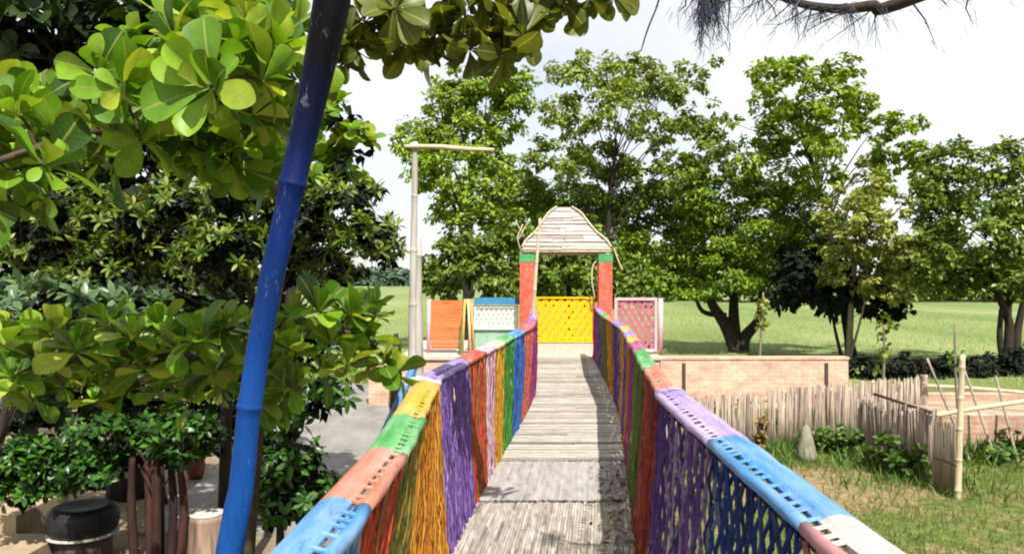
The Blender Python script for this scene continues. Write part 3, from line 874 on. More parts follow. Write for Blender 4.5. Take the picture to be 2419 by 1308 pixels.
for s in (-1, 1):                                                    # hip poles that stick out a little
    MB().tube(spline([(rx0 + s * (h * RS_ + .03), ry0 - h * RS_ - .14, z + .03) for h, z in prof[::2]], 4), .022, 6).build('hip_pole', bam_pale, roof, True)
mb = MB()
for s in (-1, 1):
    mb.box((rx0, ry0 + s * 1.10, 3.52), (1.96, .03, .10))
    mb.box((rx0 + s * .98, ry0, 3.52), (.03, 2.16, .10))
mb.build('eave_board', bam_pale, roof)
mb = MB()
for x, l in ((.95, .16), (1.08, .14), (1.55, .22), (1.30, .07)):
    mb.tube([(x, 18.45, 3.5), (x, 18.45, 3.5 - l)], .03, 7)
mb.build('hanging_bamboo', bam_pale, gate, True)
mb = MB()
mb.tube(spline([(1.98, 18.42, 3.3), (1.85, 18.4, 3.15), (1.83, 18.4, 2.8), (1.9, 18.4, 2.4)], 6), .018, 6)
mb.tube(spline([(2.32, 18.3, 3.55), (2.40, 18.25, 3.3), (2.5, 18.2, 3.05)], 5), .015, 6)
mb.tube(spline([(.2, 18.3, 3.5), (.13, 18.3, 3.8), (.25, 18.4, 4.1)], 5), .013, 6)
mb.tube(spline([(.15, 18.3, 3.75), (.3, 18.4, 4.05), (.42, 18.4, 4.2)], 5), .011, 6)
mb.tube(spline([(.3, 18.3, 3.8), (.12, 18.3, 4.1), (.1, 18.4, 4.2)], 5), .010, 6)
mb.build('dry_vine', bam_pale, gate, True)

def lattice(mb, x0, x1, z0, z1, y, sp, wd, th=.012, ang=55):
    """two layers of crossing slats clipped to a rectangle"""
    for sgn, yo in ((1, 0), (-1, th + .002)):
        d = np.array([math.cos(math.radians(ang)), sgn * math.sin(math.radians(ang))])
        nrm2 = np.array([-d[1], d[0]])
        cs = [np.dot(nrm2, (x, z)) for x in (x0, x1) for z in (z0, z1)]
        k = min(cs) + sp * .5
        while k < max(cs):
            ts = []
            p0 = nrm2 * k
            for ax, lo, hi in ((0, x0, x1), (1, z0, z1)):
                t1, t2 = sorted(((lo - p0[ax]) / d[ax], (hi - p0[ax]) / d[ax])); ts.append((t1, t2))
            a, b = max(ts[0][0], ts[1][0]), min(ts[0][1], ts[1][1])
            if b - a > .06:
                c = p0 + d * (a + b) / 2
                mb.box((c[0], y + yo, c[1]), (b - a, wd, th), (d[0], 0, d[1]), (nrm2[0], 0, nrm2[1]))
            k += sp
    return mb

def lat_panel(label, x0, x1, z0, z1, y, sp, wd, mat, fmat, fw=.05, ang=55):
    e = empty('lattice_panel', ((x0 + x1) / 2, y, z0), label, 'panel')
    lattice(MB(), x0 + fw * .5, x1 - fw * .5, z0 + fw * .5, z1 - fw * .5, y, sp, wd, ang=ang).build('lattice', mat, e)
    mb = MB()
    mb.box(((x0 + x1) / 2, y - .012, z1), (x1 - x0, .05, fw)); mb.box(((x0 + x1) / 2, y - .012, z0), (x1 - x0, .05, fw))
    mb.box((x0, y - .014, (z0 + z1) / 2), (fw, .05, z1 - z0 + fw)); mb.box((x1, y - .014, (z0 + z1) / 2), (fw, .05, z1 - z0 + fw))
    mb.build('frame', fmat, e)
    return e
a, b = P(1268, 703, 18.62), P(1402, 806, 18.62)
MB().box(((a[0] + b[0]) / 2, 18.66, 1.146 + (b[2] - 1.2) / 2), (b[0] - a[0] + .1, .2, b[2] - 1.18)).build('kerb', conc_cream, gate)
lat_panel('bright yellow diamond lattice panel closing the gate between the red columns', a[0], b[0], b[2], a[2], 18.62, .15, .10, yellow_p, yellow_p, .04, 56)
e = lat_panel('pink and maroon lattice panel right of the gate with pale corner post', 2.36, 3.27, 1.24, 2.40, 18.3, .13, .055, maroon_p, pink_p, .06, 60)
MB().tube([(3.36, 18.2, 1.15), (3.36, 18.2, 2.42)], .05, 8).build('corner_post', pink_p, e, True)
MB().tube([(3.46, 18.6, 1.15), (3.46, 18.6, 2.35)], .035, 8).build('corner_post', pink_p, e, True)
a, b = P(1122, 724, 18.7), P(1222, 775, 18.7)
e = lat_panel('white lattice panel under a blue top rail left of the gate', a[0], b[0], b[2], a[2], 18.7, .10, .055, white_p, white_p, .05, 60)
MB().box(((a[0] + b[0]) / 2, 18.68, a[2] + .13), (b[0] - a[0] + .1, .12, .16)).build('top_rail', bluetop_p, e)
MB().box(((a[0] + b[0]) / 2, 18.74, (b[2] + 1.15) / 2 - .02), (b[0] - a[0], .03, b[2] - 1.15 - .04)).build('lower_board', mint_p, e)
MB().tube([(b[0] + .1, 18.4, 1.15), (b[0] + .12, 18.4, 2.35)], .03, 7).build('post', white_p, e, True)
a, b = P(1018, 713, 18.6), P(1092, 824, 18.6)
e = empty('plank_panel', ((a[0] + b[0]) / 2, 18.6, b[2]), 'orange panel of horizontal planks left of the white lattice', 'panel')
mb = MB()
z = b[2]
rng = np.random.default_rng(8)
while z < a[2]:
    h = rng.uniform(.07, .11)
    mb.box(((a[0] + b[0]) / 2, 18.6 + rng.uniform(-.006, .006), z + h / 2), (b[0] - a[0], .025, h - .008)); z += h
mb.build('planks', orange_p, e)
MB().tube([(a[0] - .06, 18.6, 1.14), (a[0] - .04, 18.6, a[2] + .05)], .045, 8).build('post', pink_p, e, True)
e = empty('bamboo_trellis', P(1105, 845, 18.2), 'narrow trellis of yellow, orange and green bamboo strips between orange planks and white lattice', 'trellis')
for k, (xa, xb, mm) in enumerate(((1098, 1092, 'yellow'), (1106, 1112, 'cream'), (1112, 1122, 'yellow'), (1100, 1084, 'green'), (1118, 1104, 'salmon'), (1104, 1118, 'salmon'))):
    MB().tube([P(xb, 850, 18.1), P(xa, 706, 18.1 + k * .04)], .03, 6).build('strip', M[mm], e, True)

# ------------------------------------------------------------------ garden on the right
def picket_fence(label, a, b, h0, h1, rng, sp=.062, lean=.05, brace=None, weeds=True):
    a, b = np.array(a, float), np.array(b, float)
    e = empty('picket_fence', tuple(a), label, 'fence', None)
    L = np.linalg.norm(b - a); d = (b - a) / L
    mb = MB(); n = int(L / sp)
    for k in range(n):
        if rng.random() < .03: continue
        t = (k + rng.uniform(.2, .8)) / n
        h = (h0 + (h1 - h0) * t) * rng.uniform(.90, 1.06)
        p = a + (b - a) * t
        q = p + np.array([rng.normal(0, lean), rng.normal(0, lean * .6), h])
        r = rng.uniform(.013, .027)
        mb.tube([p - np.array([0, 0, .05]), (p + q) / 2 + rng.normal(0, .006, 3), q], [r, r * .95, r * .8], 5)
    mb.build('pickets', bam_fence, e, True)
    for f in (.25, .85):
        MB().tube([a + np.array([.02, .035, h0 * f]), b + np.array([.02, .035, h1 * f])], .018, 6).build('rail', bam_fence, e, True)
    if brace is not None:
        MB().tube(brace, .022, 6).build('brace', wood_dark, e, True)
    return e
rng = np.random.default_rng(31)
picket_fence('long weathered bamboo picket fence in front of the brick wall', (2.2, 12.6, 0), (7.62, 14.8, 0), .92, 1.06, rng, .019, .035)
MB_
picket_fence('short dark bamboo picket fence with a slanted brace turning towards the bamboo post', (5.55, 12.85, 0), (5.80, 11.1, 0), .98, 1.02, rng, .021, .022,
             [P(2065, 930, 12.6), P(2210, 976, 11.0)])
# loose poles and screen
a, b = P(2203, 1156, 10.95), P(2258, 1180, 10.5)
e = empty('bamboo_screen', (a[0], a[1], 0), 'brown bamboo screen panel between the short fence and the bamboo post', 'screen')
mb = MB()
for k in range(26):
    t = (k + .5) / 26
    p = a * (1 - t) + b * t
    mb.tube([(p[0], p[1], -.03), (p[0] + rng.normal(0, .006), p[1], .98 + rng.uniform(-.03, .03))], .0085, 5)
mb.build('canes', screen_m, e, True)
MB().tube([(a[0], a[1] - .02, .45), (b[0], b[1] - .02, .45)], .012, 6).build('crosspiece', wood_dark, e, True)
MB().tube([(a[0], a[1] - .03, -.05), (a[0] + .01, a[1] - .03, 1.10)], .03, 8).build('end_post', bam_fence, e, True)
bamboo('bamboo_post', [P(2262, 1186, 10.5), P(2268, 1000, 10.5), P(2274, 838, 10.5)], [.042, .04, .034], bam_pale, 'upright pale bamboo post standing in the grass at the fence corner', 'post', node=.4)
bamboo('bamboo_post', [P(2184, 1060, 14.7) * np.array([1, 1, 0]), P(2185, 885, 14.7)], [.06, .05], bam_fence, 'thick grey bamboo post at the far right end of the picket fence', 'post', node=.4)
bamboo('bamboo_rail', [P(2188, 911, 14.6), P(2300, 917, 14.2), P(2460, 930, 13.8)], [.035, .034, .03], bam_pale, 'upper thin bamboo rail running right from the end of the picket fence', 'rail', node=.4)
bamboo('bamboo_rail', [P(2212, 980, 11.6), P(2300, 965, 11.9), P(2470, 940, 12.4)], [.032, .034, .03], bam_pale, 'lower pale bamboo rail crossing behind the upright post above the old brick bed', 'rail', node=.4)
for (x0, y0, x1, y1, Y, lab) in ((2190, 846, 2238, 962, 12.8, 'slanted thin stake left of the upright bamboo post'), (2276, 868, 2305, 950, 12.8, 'slanted thin stake just right of the upright bamboo post'),
                                 (2352, 888, 2372, 965, 12.8, 'short thin stake nearest the right edge above the old brick bed')):
    q, p = P(x0, y0, Y + .2), P(x1, y1, Y)
    d = nrm(p - q); g = p + d * (p[2] / -d[2]) if d[2] < 0 else p
    bamboo('bamboo_stake', [g, q], [.022, .018], bam_fence, lab, 'stake', node=.3, sides=8, group='stakes by the old brick bed')
bed = empty('brick_bed', (9, 13.6, 0), 'old low red brick bed filled with pale sand at the right edge of the garden', 'raised bed')
mb = MB()
mb.box((9.3, 13.05, .34), (5.0, .22, .68)); mb.box((9.3, 15.4, .34), (5.0, .22, .68)); mb.box((6.9, 14.22, .34), (.2, 2.12, .68))
mb.build('brickwork', brick_low, bed)
MB().box((9.42, 14.22, .28), (4.82, 2.11, .56)).build('sand_fill', sandm, bed)
tag(MB().lathe(P(1905, 1085, 12.75) * np.array([1, 1, 0]), [(.17, -.02), (.16, .1), (.125, .25), (.09, .4), (.06, .5), (.02, .56)], 12).build('boundary_stone', white_stone, None, True), 'small pale cone shaped stone at the foot of the picket fence', 'stone')

# young plants, weeds and grass
def weed(pos, h, L, n, label, seed, mat=None, tpl=MID, cat='plant', spread=.5, group='weeds along the picket fence'):
    r = np.random.default_rng(seed)
    e = empty('weed_plant', tuple(pos), label, cat, group)
    mb = MB(); Cn, A = [], []
    for k in range(n):
        an = r.uniform(0, 6.28); rr = r.uniform(.1, 1) * spread
        tip = np.array(pos) + np.array([math.cos(an) * rr, math.sin(an) * rr, h * r.uniform(.4, 1.05)])
        mb.tube(spline([pos, (np.array(pos) * .6 + tip * .4) + np.array([0, 0, h * .15]), tip], 4), [.012 * h / .5 + .002] * 8 + [.003], 4)
        Cn.append(tip); A.append(nrm(tip - np.array(pos) + np.array([0, 0, .3])))
        Cn.append((tip + np.array(pos)) / 2 + np.array([0, 0, h * .1])); A.append(A[-1])
    mb.build('stem', bark_twig, e, True)
    leaves('foliage', [rosettes(r, Cn, A, 8, L, 1.0, tpl, (25, 110))], mat or G_weed, e)
    return e
wl_ = [(1940, 1062, .35, 'low leafy weed behind the pale cone stone'), (2000, 1075, .4, 'bushy weed at the middle of the picket fence foot'), (2060, 1085, .45, 'dark weed where the two picket fences meet'),
       (2120, 1120, .55, 'broad leaved weed in front of the short picket fence'), (2165, 1135, .6, 'tallest broad leaved weed beside the bamboo screen'), (1850, 1050, .4, 'yellowish weed left of the pale cone stone'),
       (2400, 1090, .5, 'weed clump growing at the foot of the old brick bed'), (2350, 1092, .3, 'low weed near the old brick bed')]
for i, (px, py, h, lab) in enumerate(wl_):
    Y = 2.9 * F / (py - CY)
    p = P(px, py, Y); p[2] = 0
    weed(p, h, .13 if i in (3, 4) else .09, 14, lab, 100 + i, spread=.42)
# orange flowering weed
p = P(1795, 1080, 12.6); p[2] = 0
weed(p, .75, .08, 9, 'slim plant with orange dry leaves against the picket fence', 140, leafmat('orange_leaf', [(.30, .12, .04, 1), (.16, .14, .05, 1), (.36, .2, .1, 1)], .3), group=None, spread=.25)

rng = np.random.default_rng(41)
def blades(name, n, xr, yr, Lr, mat, label, keep=None, W=1.0, tilt=.45):
    x = rng.uniform(*xr, n); y = rng.uniform(yr[0] ** .5, yr[1] ** .5, n) ** 2 if yr[0] > 0 else rng.uniform(*yr, n)
    if keep is not None:
        k = keep(x, y); x, y = x[k], y[k]
    n = len(x)
    base = np.stack([x, y, np.zeros(n)], 1)
    d = nrm(np.stack([rng.normal(0, tilt, n), rng.normal(0, tilt, n), np.ones(n)], 1))
    nv = nrm(np.stack([rng.normal(0, 1, n), rng.normal(0, 1, n), np.full(n, .4)], 1))
    patch = .55 + .45 * np.sin(x * 1.7 + np.sin(y * 1.3) * 2) * np.sin(y * 1.1 + x * .4)
    return tag(leaves(name, [(base, d, nv, rng.uniform(*Lr, n) * (.6 + .6 * patch), W, BLADE)], mat, None, False), label, 'grass', kind='stuff')
def k1(x, y):
    inpatch = ((x - 4.4) * .55) ** 2 + ((y - 11.2) * .8) ** 2
    return (rng.random(len(x)) < np.clip(inpatch * .9 + .12, 0, 1)) & ~((x > 6.8) & (y > 12.8) & (y < 15.6))
blades('grass', 60000, (1.0, 10.5), (4.5, 17.4), (.04, .12), G_grass, 'short green and yellowish grass of the garden right of the bridge', k1, 1.1)
def kf(x, y):
    t = np.clip((x - 2.2) / 5.42, 0, 1); fy = 12.6 + 2.2 * t
    d1 = np.where(x < 5.6, np.abs(y - fy + .15), 9)
    d2 = np.hypot(x - 5.55, np.maximum(np.abs(y - 11.9) - .9, 0))
    d3 = np.where((y < 12.95) & (x > 6.4), 12.95 - y, 9)
    dd = np.minimum(np.minimum(d1, d2), d3) + .22 * np.sin(x * 4.1 + y) + .18 * np.sin(x * 1.3 - y * 5.2)
    return rng.random(len(x)) < np.clip(np.exp(-np.maximum(dd, 0) * 3.2) * .5, 0, .6)
blades('grass', 60000, (2.0, 10), (10.2, 14.6), (.08, .34), G_weed, 'taller weedy grass along the foot of the fences and the brick bed', kf, .9, .4)
blades('field_grass', 70000, (-16, 34), (21, 75), (.08, .20), G_field, 'bright green field grass beyond the gate and wall', None, 1.0, .3)
blades('field_grass', 9000, (-7, -2.3), (16, 24), (.2, .5), G_field, 'green field grass left of the grey post', lambda x, y: ~((y < 21.5) & (x > -6) & (x < -1.5)), 1.0, .3)

# ------------------------------------------------------------------ trees behind the gate
def tree(name, label, clumps, base, top, r0, leafm, barkm, L, dens, seed, tpl=RHOMB, group='trees behind the gate', W=1.0, lump=.34, cat='tree', every=1, extra=None, fork=.45):
    r = np.random.default_rng(seed)
    e = empty(name, tuple(base), label, cat, group)
    mb = MB(); limbs(mb, r, base, top, clumps, r0, every=every, fork=fork)
    if extra:
        for pts, rad in extra: mb.tube(spline(pts, 6), np.interp(np.linspace(0, 1, (len(pts) - 1) * 6 + 1), np.linspace(0, 1, len(rad)), rad), 7)
    mb.build('trunk', barkm, e, True)
    leaves('crown', [clump_leaves(r, clumps, L, dens, W, tpl, lump)], leafm, e, False)
    return e
def gnd(px, Y):
    p = P(px, 0, Y); p[2] = 0
    return p
rg = np.random.default_rng(50)
c1 = px_clumps([(1150, 195, 90, 55), (1080, 240, 70, 60), (1210, 215, 55, 60), (1010, 320, 60, 60), (965, 340, 35, 50), (1100, 325, 90, 65), (1040, 405, 65, 55), (1190, 300, 40, 40), (1180, 400, 60, 45),
                (1130, 470, 90, 60), (1070, 490, 50, 50), (1200, 500, 70, 50), (1000, 410, 35, 35)], 30, rg, yj=1.2)
tree('broadleaf_tree', 'leafy bright green tree behind the crossarm of the grey post', c1, gnd(1110, 30), P(1120, 330, 30), .26, G_t1, bark_dark, .22, 3.2, 51)
c2 = px_clumps([(1350, 180, 55, 50), (1325, 265, 50, 55), (1440, 175, 60, 45), (1510, 170, 60, 45), (1580, 215, 65, 50), (1470, 255, 75, 55), (1560, 300, 65, 50), (1640, 280, 50, 50), (1685, 330, 45, 45), (1400, 325, 60, 50),
                (1340, 375, 60, 45), (1275, 370, 40, 40), (1655, 185, 25, 30), (1705, 275, 16, 16), (1600, 385, 65, 45), (1470, 395, 60, 35), (1700, 390, 40, 40), (1250, 430, 50, 45), (1610, 160, 16, 16), (1370, 130, 20, 16), (1690, 140, 14, 12)], 29, rg, yj=1.5)
tree('broadleaf_tree', 'tall airy olive green tree with sky gaps right above the gate roof', c2, gnd(1440, 29), P(1455, 330, 29), .16, G_t2, bark_dark, .19, 2.5, 52, lump=.30)
c3 = px_clumps([(1820, 175, 50, 40), (1900, 165, 55, 40), (1980, 185, 55, 45), (1830, 240, 65, 50), (1930, 245, 65, 50), (2015, 240, 35, 45), (1800, 325, 50, 55), (1880, 330, 65, 50), (1960, 320, 55, 50), (1765, 385, 40, 35),
                (1850, 420, 70, 45), (1940, 410, 50, 40), (2070, 295, 35, 35), (2125, 290, 45, 30), (2065, 360, 35, 35), (2150, 365, 45, 40), (2190, 420, 35, 40), (2085, 430, 40, 35), (1735, 290, 16, 14), (2060, 240, 16, 16)], 28, rg, yj=1.5)
tree('broadleaf_tree', 'tall bright green tree with the highest crown right of the gate', c3, gnd(2012, 29), P(1905, 330, 28.5), .17, G_t1, bark_dark, .21, 3.0, 53, lump=.30)
c4 = px_clumps([(1500, 500, 75, 50), (1580, 470, 90, 50), (1680, 470, 100, 50), (1560, 570, 90, 60), (1680, 570, 100, 65), (1790, 520, 90, 60), (1860, 560, 60, 50), (1620, 640, 85, 40), (1740, 640, 90, 45), (1480, 600, 60, 55),
                (1840, 630, 55, 35), (1420, 480, 70, 45), (1330, 470, 80, 45), (1770, 450, 60, 40), (1550, 650, 60, 40), (1270, 500, 60, 50), (1390, 420, 60, 40), (1500, 430, 60, 40), (1870, 490, 55, 45), (1930, 500, 55, 50), (1960, 560, 50, 45), (1930, 590, 50, 40), (1650, 410, 55, 35), (1400, 540, 70, 50), (1650, 685, 50, 22), (1560, 685, 50, 22), (1800, 670, 45, 25)], 30.5, rg, yj=1.4)
b4 = gnd(1740, 31)
ex4 = [([b4, P(1715, 770, 31), P(1680, 715, 31), P(1650, 640, 31)], [.30, .26, .18, .1]), ([b4 + [.2, 0, 0], P(1760, 795, 31), P(1795, 745, 31), P(1800, 650, 31)], [.28, .24, .17, .1]),
       ([P(1715, 745, 31), P(1660, 735, 31), P(1640, 690, 31)], [.12, .09, .06]), ([b4, P(1735, 800, 31), P(1730, 740, 31), P(1735, 620, 31)], [.30, .24, .16, .1])]
tree('forked_tree', 'feathery green tree with a dark V shaped trunk behind the brick wall', c4, b4, P(1740, 640, 31), .24, G_t4, bark_dark, .19, 3.6, 54, extra=ex4, W=.8, fork=.7)
c5 = px_clumps([(2045, 440, 50, 55), (2000, 510, 55, 45), (2085, 510, 55, 55), (1985, 580, 60, 40), (2060, 590, 70, 45), (2135, 600, 50, 45), (1960, 640, 35, 30), (2040, 660, 50, 30), (2110, 670, 45, 40), (2160, 650, 35, 40)], 25.5, rg, yj=.8)
b5 = gnd(2005, 27)
tree('slender_tree', 'slender olive tree with drooping leaves on a thin pale curved trunk', c5, b5, P(2040, 500, 26), .045, G_t5, bark_pale, .19, 3.2, 55, lump=.3, tpl=RHOMB,
     extra=[([b5, P(2010, 740, 26.6), P(2020, 620, 26), P(2045, 520, 25.6)], [.11, .10, .08, .04])])
c6 = px_clumps([(1890, 655, 70, 65), (1960, 680, 80, 60), (2050, 690, 65, 55), (2105, 720, 40, 35), (1840, 690, 35, 30), (1920, 620, 60, 40)], 27.8, rg, yj=.8)
tree('shade_dark_bush', 'bush with deep shade put into its blackish green leaves behind the slender tree', c6, gnd(1990, 27.8), P(1960, 700, 27.8), .07, G_shade_black, bark_dark, .28, 5.5, 56, cat='bush', group=None)
c7 = px_clumps([(2250, 385, 70, 45), (2350, 385, 75, 45), (2425, 400, 50, 50), (2300, 455, 95, 50), (2390, 480, 75, 50), (2200, 550, 60, 55), (2290, 550, 85, 60), (2390, 570, 75, 60), (2235, 630, 70, 45), (2340, 640, 80, 45), (2420, 660, 55, 40),
                (2185, 470, 40, 40), (2480, 520, 70, 90), (2500, 640, 60, 50), (2170, 640, 45, 40), (2270, 675, 60, 22), (2190, 600, 50, 45)], 25.5, rg, yj=1.2)
b7 = gnd(2378, 26.5)
ex7 = [([b7, P(2385, 770, 26.4), P(2360, 700, 26.3), P(2330, 620, 26)], [.17, .14, .11, .08]), ([b7 + [.35, 0, 0], P(2402, 800, 26.4), P(2412, 740, 26.3), P(2435, 640, 26)], [.16, .14, .11, .08]), ([b7 - [.1, 0, 0], P(2362, 800, 26.4), P(2365, 730, 26.3)], [.1, .1, .07])]
tree('broadleaf_tree', 'deep green spreading tree on several dark trunks at the right edge', c7, b7, P(2390, 560, 26), .13, G_t7, bark_dark, .20, 3.4, 57, extra=ex7)
c7b = px_clumps([(2390, 640, 60, 40), (2420, 600, 40, 40), (2360, 690, 40, 25)], 24, rg, yj=.3)
c8 = px_clumps([(1060, 610, 50, 50), (1130, 640, 65, 45), (1195, 610, 45, 60), (1015, 650, 30, 40), (1100, 570, 55, 45), (1180, 680, 50, 30), (1050, 680, 50, 30), (1210, 540, 50, 40)], 25, rg, yj=.5)
tree('leafy_shrub', 'dark rounded shrub behind the orange and white panels', c8, gnd(1110, 25), P(1110, 640, 25), .10, G_t7, bark_dark, .20, 4.2, 58, cat='shrub', group=None)
c9 = px_clumps([(1300, 560, 70, 60), (1380, 590, 60, 60), (1330, 640, 70, 45), (1400, 660, 50, 40), (1270, 650, 40, 40), (1460, 680, 50, 35), (1520, 670, 45, 35), (1300, 690, 50, 25)], 27, rg, yj=.6)
tree('leafy_shrub', 'dark shrub seen through the gate opening', c9, gnd(1350, 27), P(1350, 620, 27), .14, G_t7, bark_dark, .22, 3.6, 59, cat='shrub', group=None)
for i, (px, py, rx, ry, lab) in enumerate(((2068, 872, 70, 30, 'added low shade-black bush just right of the brick wall end'), (2150, 872, 75, 28, 'added low shade-black bush behind the end of the picket fence'), (2240, 876, 75, 28, 'added low shade-black bush behind the upright bamboo post'),
                                           (2340, 876, 70, 34, 'added low shade-black bush under the right edge tree'), (2410, 860, 40, 45, 'added shade-black bush at the trunk foot of the right edge tree'))):
    Y = 23.0 + .3 * i  # added near-black bushes, standing in for tree shade on the grass
    cc = px_clumps([(px - rx * .45, py, rx * .6, ry), (px + rx * .45, py + 3, rx * .6, ry * .9), (px, py - 8, rx * .5, ry)], Y, rg, yj=.2)
    tree('shade_dark_bush', lab, cc, gnd(px, Y), P(px, py, Y), .05, G_shade_black, bark_dark, .16, 4.5, 70 + i, cat='bush', group='added shade-black bushes behind the picket fence')

# row of trees beyond the field
for i, (px, w_, top_, lab) in enumerate(((1270, 120, 560, 'green tree far behind the left gate column'), (1470, 130, 580, 'round far tree behind the right gate column'), (1640, 120, 590, 'far tree behind the forked tree, left of its trunk'),
                                          (1820, 120, 570, 'far tree between the forked tree and the shade-black bush'), (2180, 110, 590, 'far tree between the slender tree and the right edge tree'), (2290, 110, 600, 'far tree directly left of the right edge trunks'), (2440, 130, 580, 'far tree cut by the right edge of the view'))):
    Y = 92 + 4 * (i % 3)
    cc = px_clumps([(px - w_ * .5, 650, w_ * .5, 40), (px + w_ * .5, 650, w_ * .5, 40), (px, 620, w_ * .6, 50), (px - w_ * .3, top_ + 20, w_ * .4, 35), (px + w_ * .35, top_ + 25, w_ * .4, 35), (px, 682, w_ * .9, 26)], Y, rg, yj=1.5)
    tree('field_tree', lab, cc, gnd(px, Y), P(px, 620, Y), .2, G_t7, bark_dark, .8, 2.6, 160 + i, group='trees beyond the field')

# saplings
def sapling(label, base, top, r0, seed, nleaf, L, mat, bark=bark_pale, cat='sapling'):
    r = np.random.default_rng(seed)
    e = empty('sapling', tuple(base), label, cat)
    mid = (np.array(base) + np.array(top)) / 2 + r.normal(0, .03, 3)
    tr = spline([base, mid, top], 6)
    MB().tube(tr, np.linspace(r0, r0 * .5, len(tr)), 6).build('stem', bark, e, True)
    ks = r.integers(int(len(tr) * .6), len(tr), nleaf)
    leaves('foliage', [rosettes(r, tr[ks] + r.normal(0, .08, (nleaf, 3)), nrm(r.normal(0, 1, (nleaf, 3)) + [0, 0, .5]), 4, L, 1, MID)], mat, e)
sapling('thin grey sapling standing behind the brick wall beside the forked tree', gnd(1790, 22), P(1803, 690, 22), .05, 81, 12, .16, G_t5)
sapling('short sapling behind the picket fence right of the brick wall', gnd(2078, 16), P(2088, 765, 16), .035, 82, 14, .12, G_t7)
sapling('yellowish bare twig sprouting behind the top of the upright bamboo post', gnd(2275, 13), P(2255, 765, 13), .03, 83, 5, .10, G_weed)

# far wood on the horizon
rf_ = np.random.default_rng(90)
fc = []
for k in range(90):
    x = rf_.uniform(-95, 40); hh = rf_.uniform(2.5, 6.0)
    fc.append(((x, 260 + rf_.uniform(-8, 8), hh * .55), rf_.uniform(3, 7), 4, hh * .6))
tag(leaves('far_wood', [clump_leaves(rf_, fc, 1.6, 3.0)], G_far_haze, None, False), 'distant line of trees, haze put into its pale leaves, on the horizon beyond the field', 'wood', kind='stuff')

# ------------------------------------------------------------------ sea almond tree over the left railing
rng = np.random.default_rng(101)
alm = empty('sea_almond_tree', (-1.78, 5.0, 0), 'sea almond tree with big bright paddle leaves around and above the blue pole', 'tree')
up_t = [(40, 270, 3.2), (105, 390, 3.1), (20, 400, 3.3), (230, 170, 3.2), (290, 215, 3.15), (220, 290, 3.3), (335, 330, 3.3), (420, 110, 3.3), (390, 215, 3.4), (500, 130, 3.2), (565, 110, 3.25), (500, 205, 3.0), (620, 190, 3.3),
        (640, 110, 3.4), (690, 70, 3.5), (150, 330, 3.5), (470, 270, 3.4), (600, 270, 3.5), (650, 300, 3.6), (700, 190, 3.6), (60, 330, 3.7), (270, 370, 3.7), (420, 320, 3.8), (540, 320, 3.8), (350, 250, 3.6), (580, 40, 3.6), (480, 60, 3.7),
        (-60, 330, 3.3), (-80, 460, 3.2), (110, 470, 3.6), (30, 480, 3.6), (330, 130, 3.9), (180, 230, 3.9), (545, 385, 3.9), (600, 425, 4.0), (490, 365, 3.7), (640, 385, 4.1), (570, 345, 3.7)]
up_x = [(x + 25 * math.sin(x * 7.1), y, 3.9 + .5 * abs(math.sin(x * y))) for x in range(-40, 720, 70) for y in (70, 150, 240, 310) if y > 150 or x > 330]
lo_t = [(690, 745, 4.4), (755, 735, 4.3), (825, 745, 4.5), (525, 775, 4.3), (470, 800, 4.2), (310, 800, 4.2), (255, 765, 4.4), (385, 780, 4.3), (180, 830, 4.1), (90, 855, 4.1), (30, 890, 4.0), (700, 830, 4.3), (780, 805, 4.4),
        (865, 800, 4.6), (905, 860, 4.7), (935, 880, 4.8), (820, 860, 4.5), (690, 915, 4.3), (600, 785, 4.5), (425, 825, 4.4), (130, 790, 4.5), (240, 850, 4.3), (340, 870, 4.4), (560, 850, 4.6), (500, 880, 4.6), (640, 850, 4.5),
        (20, 820, 4.5), (760, 880, 4.6), (-60, 860, 4.1), (880, 745, 4.9), (860, 830, 4.9)]
lo_x = [(x, y + 20 * math.sin(x * 3.3), 4.9 + .3 * abs(math.sin(x + y))) for x in range(0, 680, 75) for y in (800, 870, 930)]
tr_t = [(860, 50, 4.0), (930, 20, 4.0), (960, 100, 4.1), (1010, 50, 4.1), (1060, 90, 4.1), (1100, 30, 4.1), (1150, 90, 4.2), (1195, 75, 4.1), (1185, 20, 4.2), (1235, 80, 4.1), (1270, 20, 4.2), (1330, 0, 4.2), (1390, -5, 4.2), (1450, -10, 4.2),
        (830, 100, 4.0), (800, 150, 4.0), (1110, 120, 4.1), (1190, 130, 4.1), (900, 90, 4.1), (1020, 110, 4.2), (1080, -30, 4.2), (950, -40, 4.2), (1240, -40, 4.2), (870, -30, 4.1), (1340, -60, 4.2)]
trunkpts = spline([(-1.78, 5.0, 0), P(578, 1150, 5), P(612, 850, 5.05), P(662, 560, 5), P(715, 300, 5.05), P(752, 100, 5), P(790, -150, 5)], 8)
mb = MB()
mb.tube(trunkpts, np.linspace(.10, .04, len(trunkpts)), 9)
def branch(pts, r0, r1):
    s = spline(pts, 6); mb.tube(s, np.linspace(r0, r1, len(s)), 6); return s
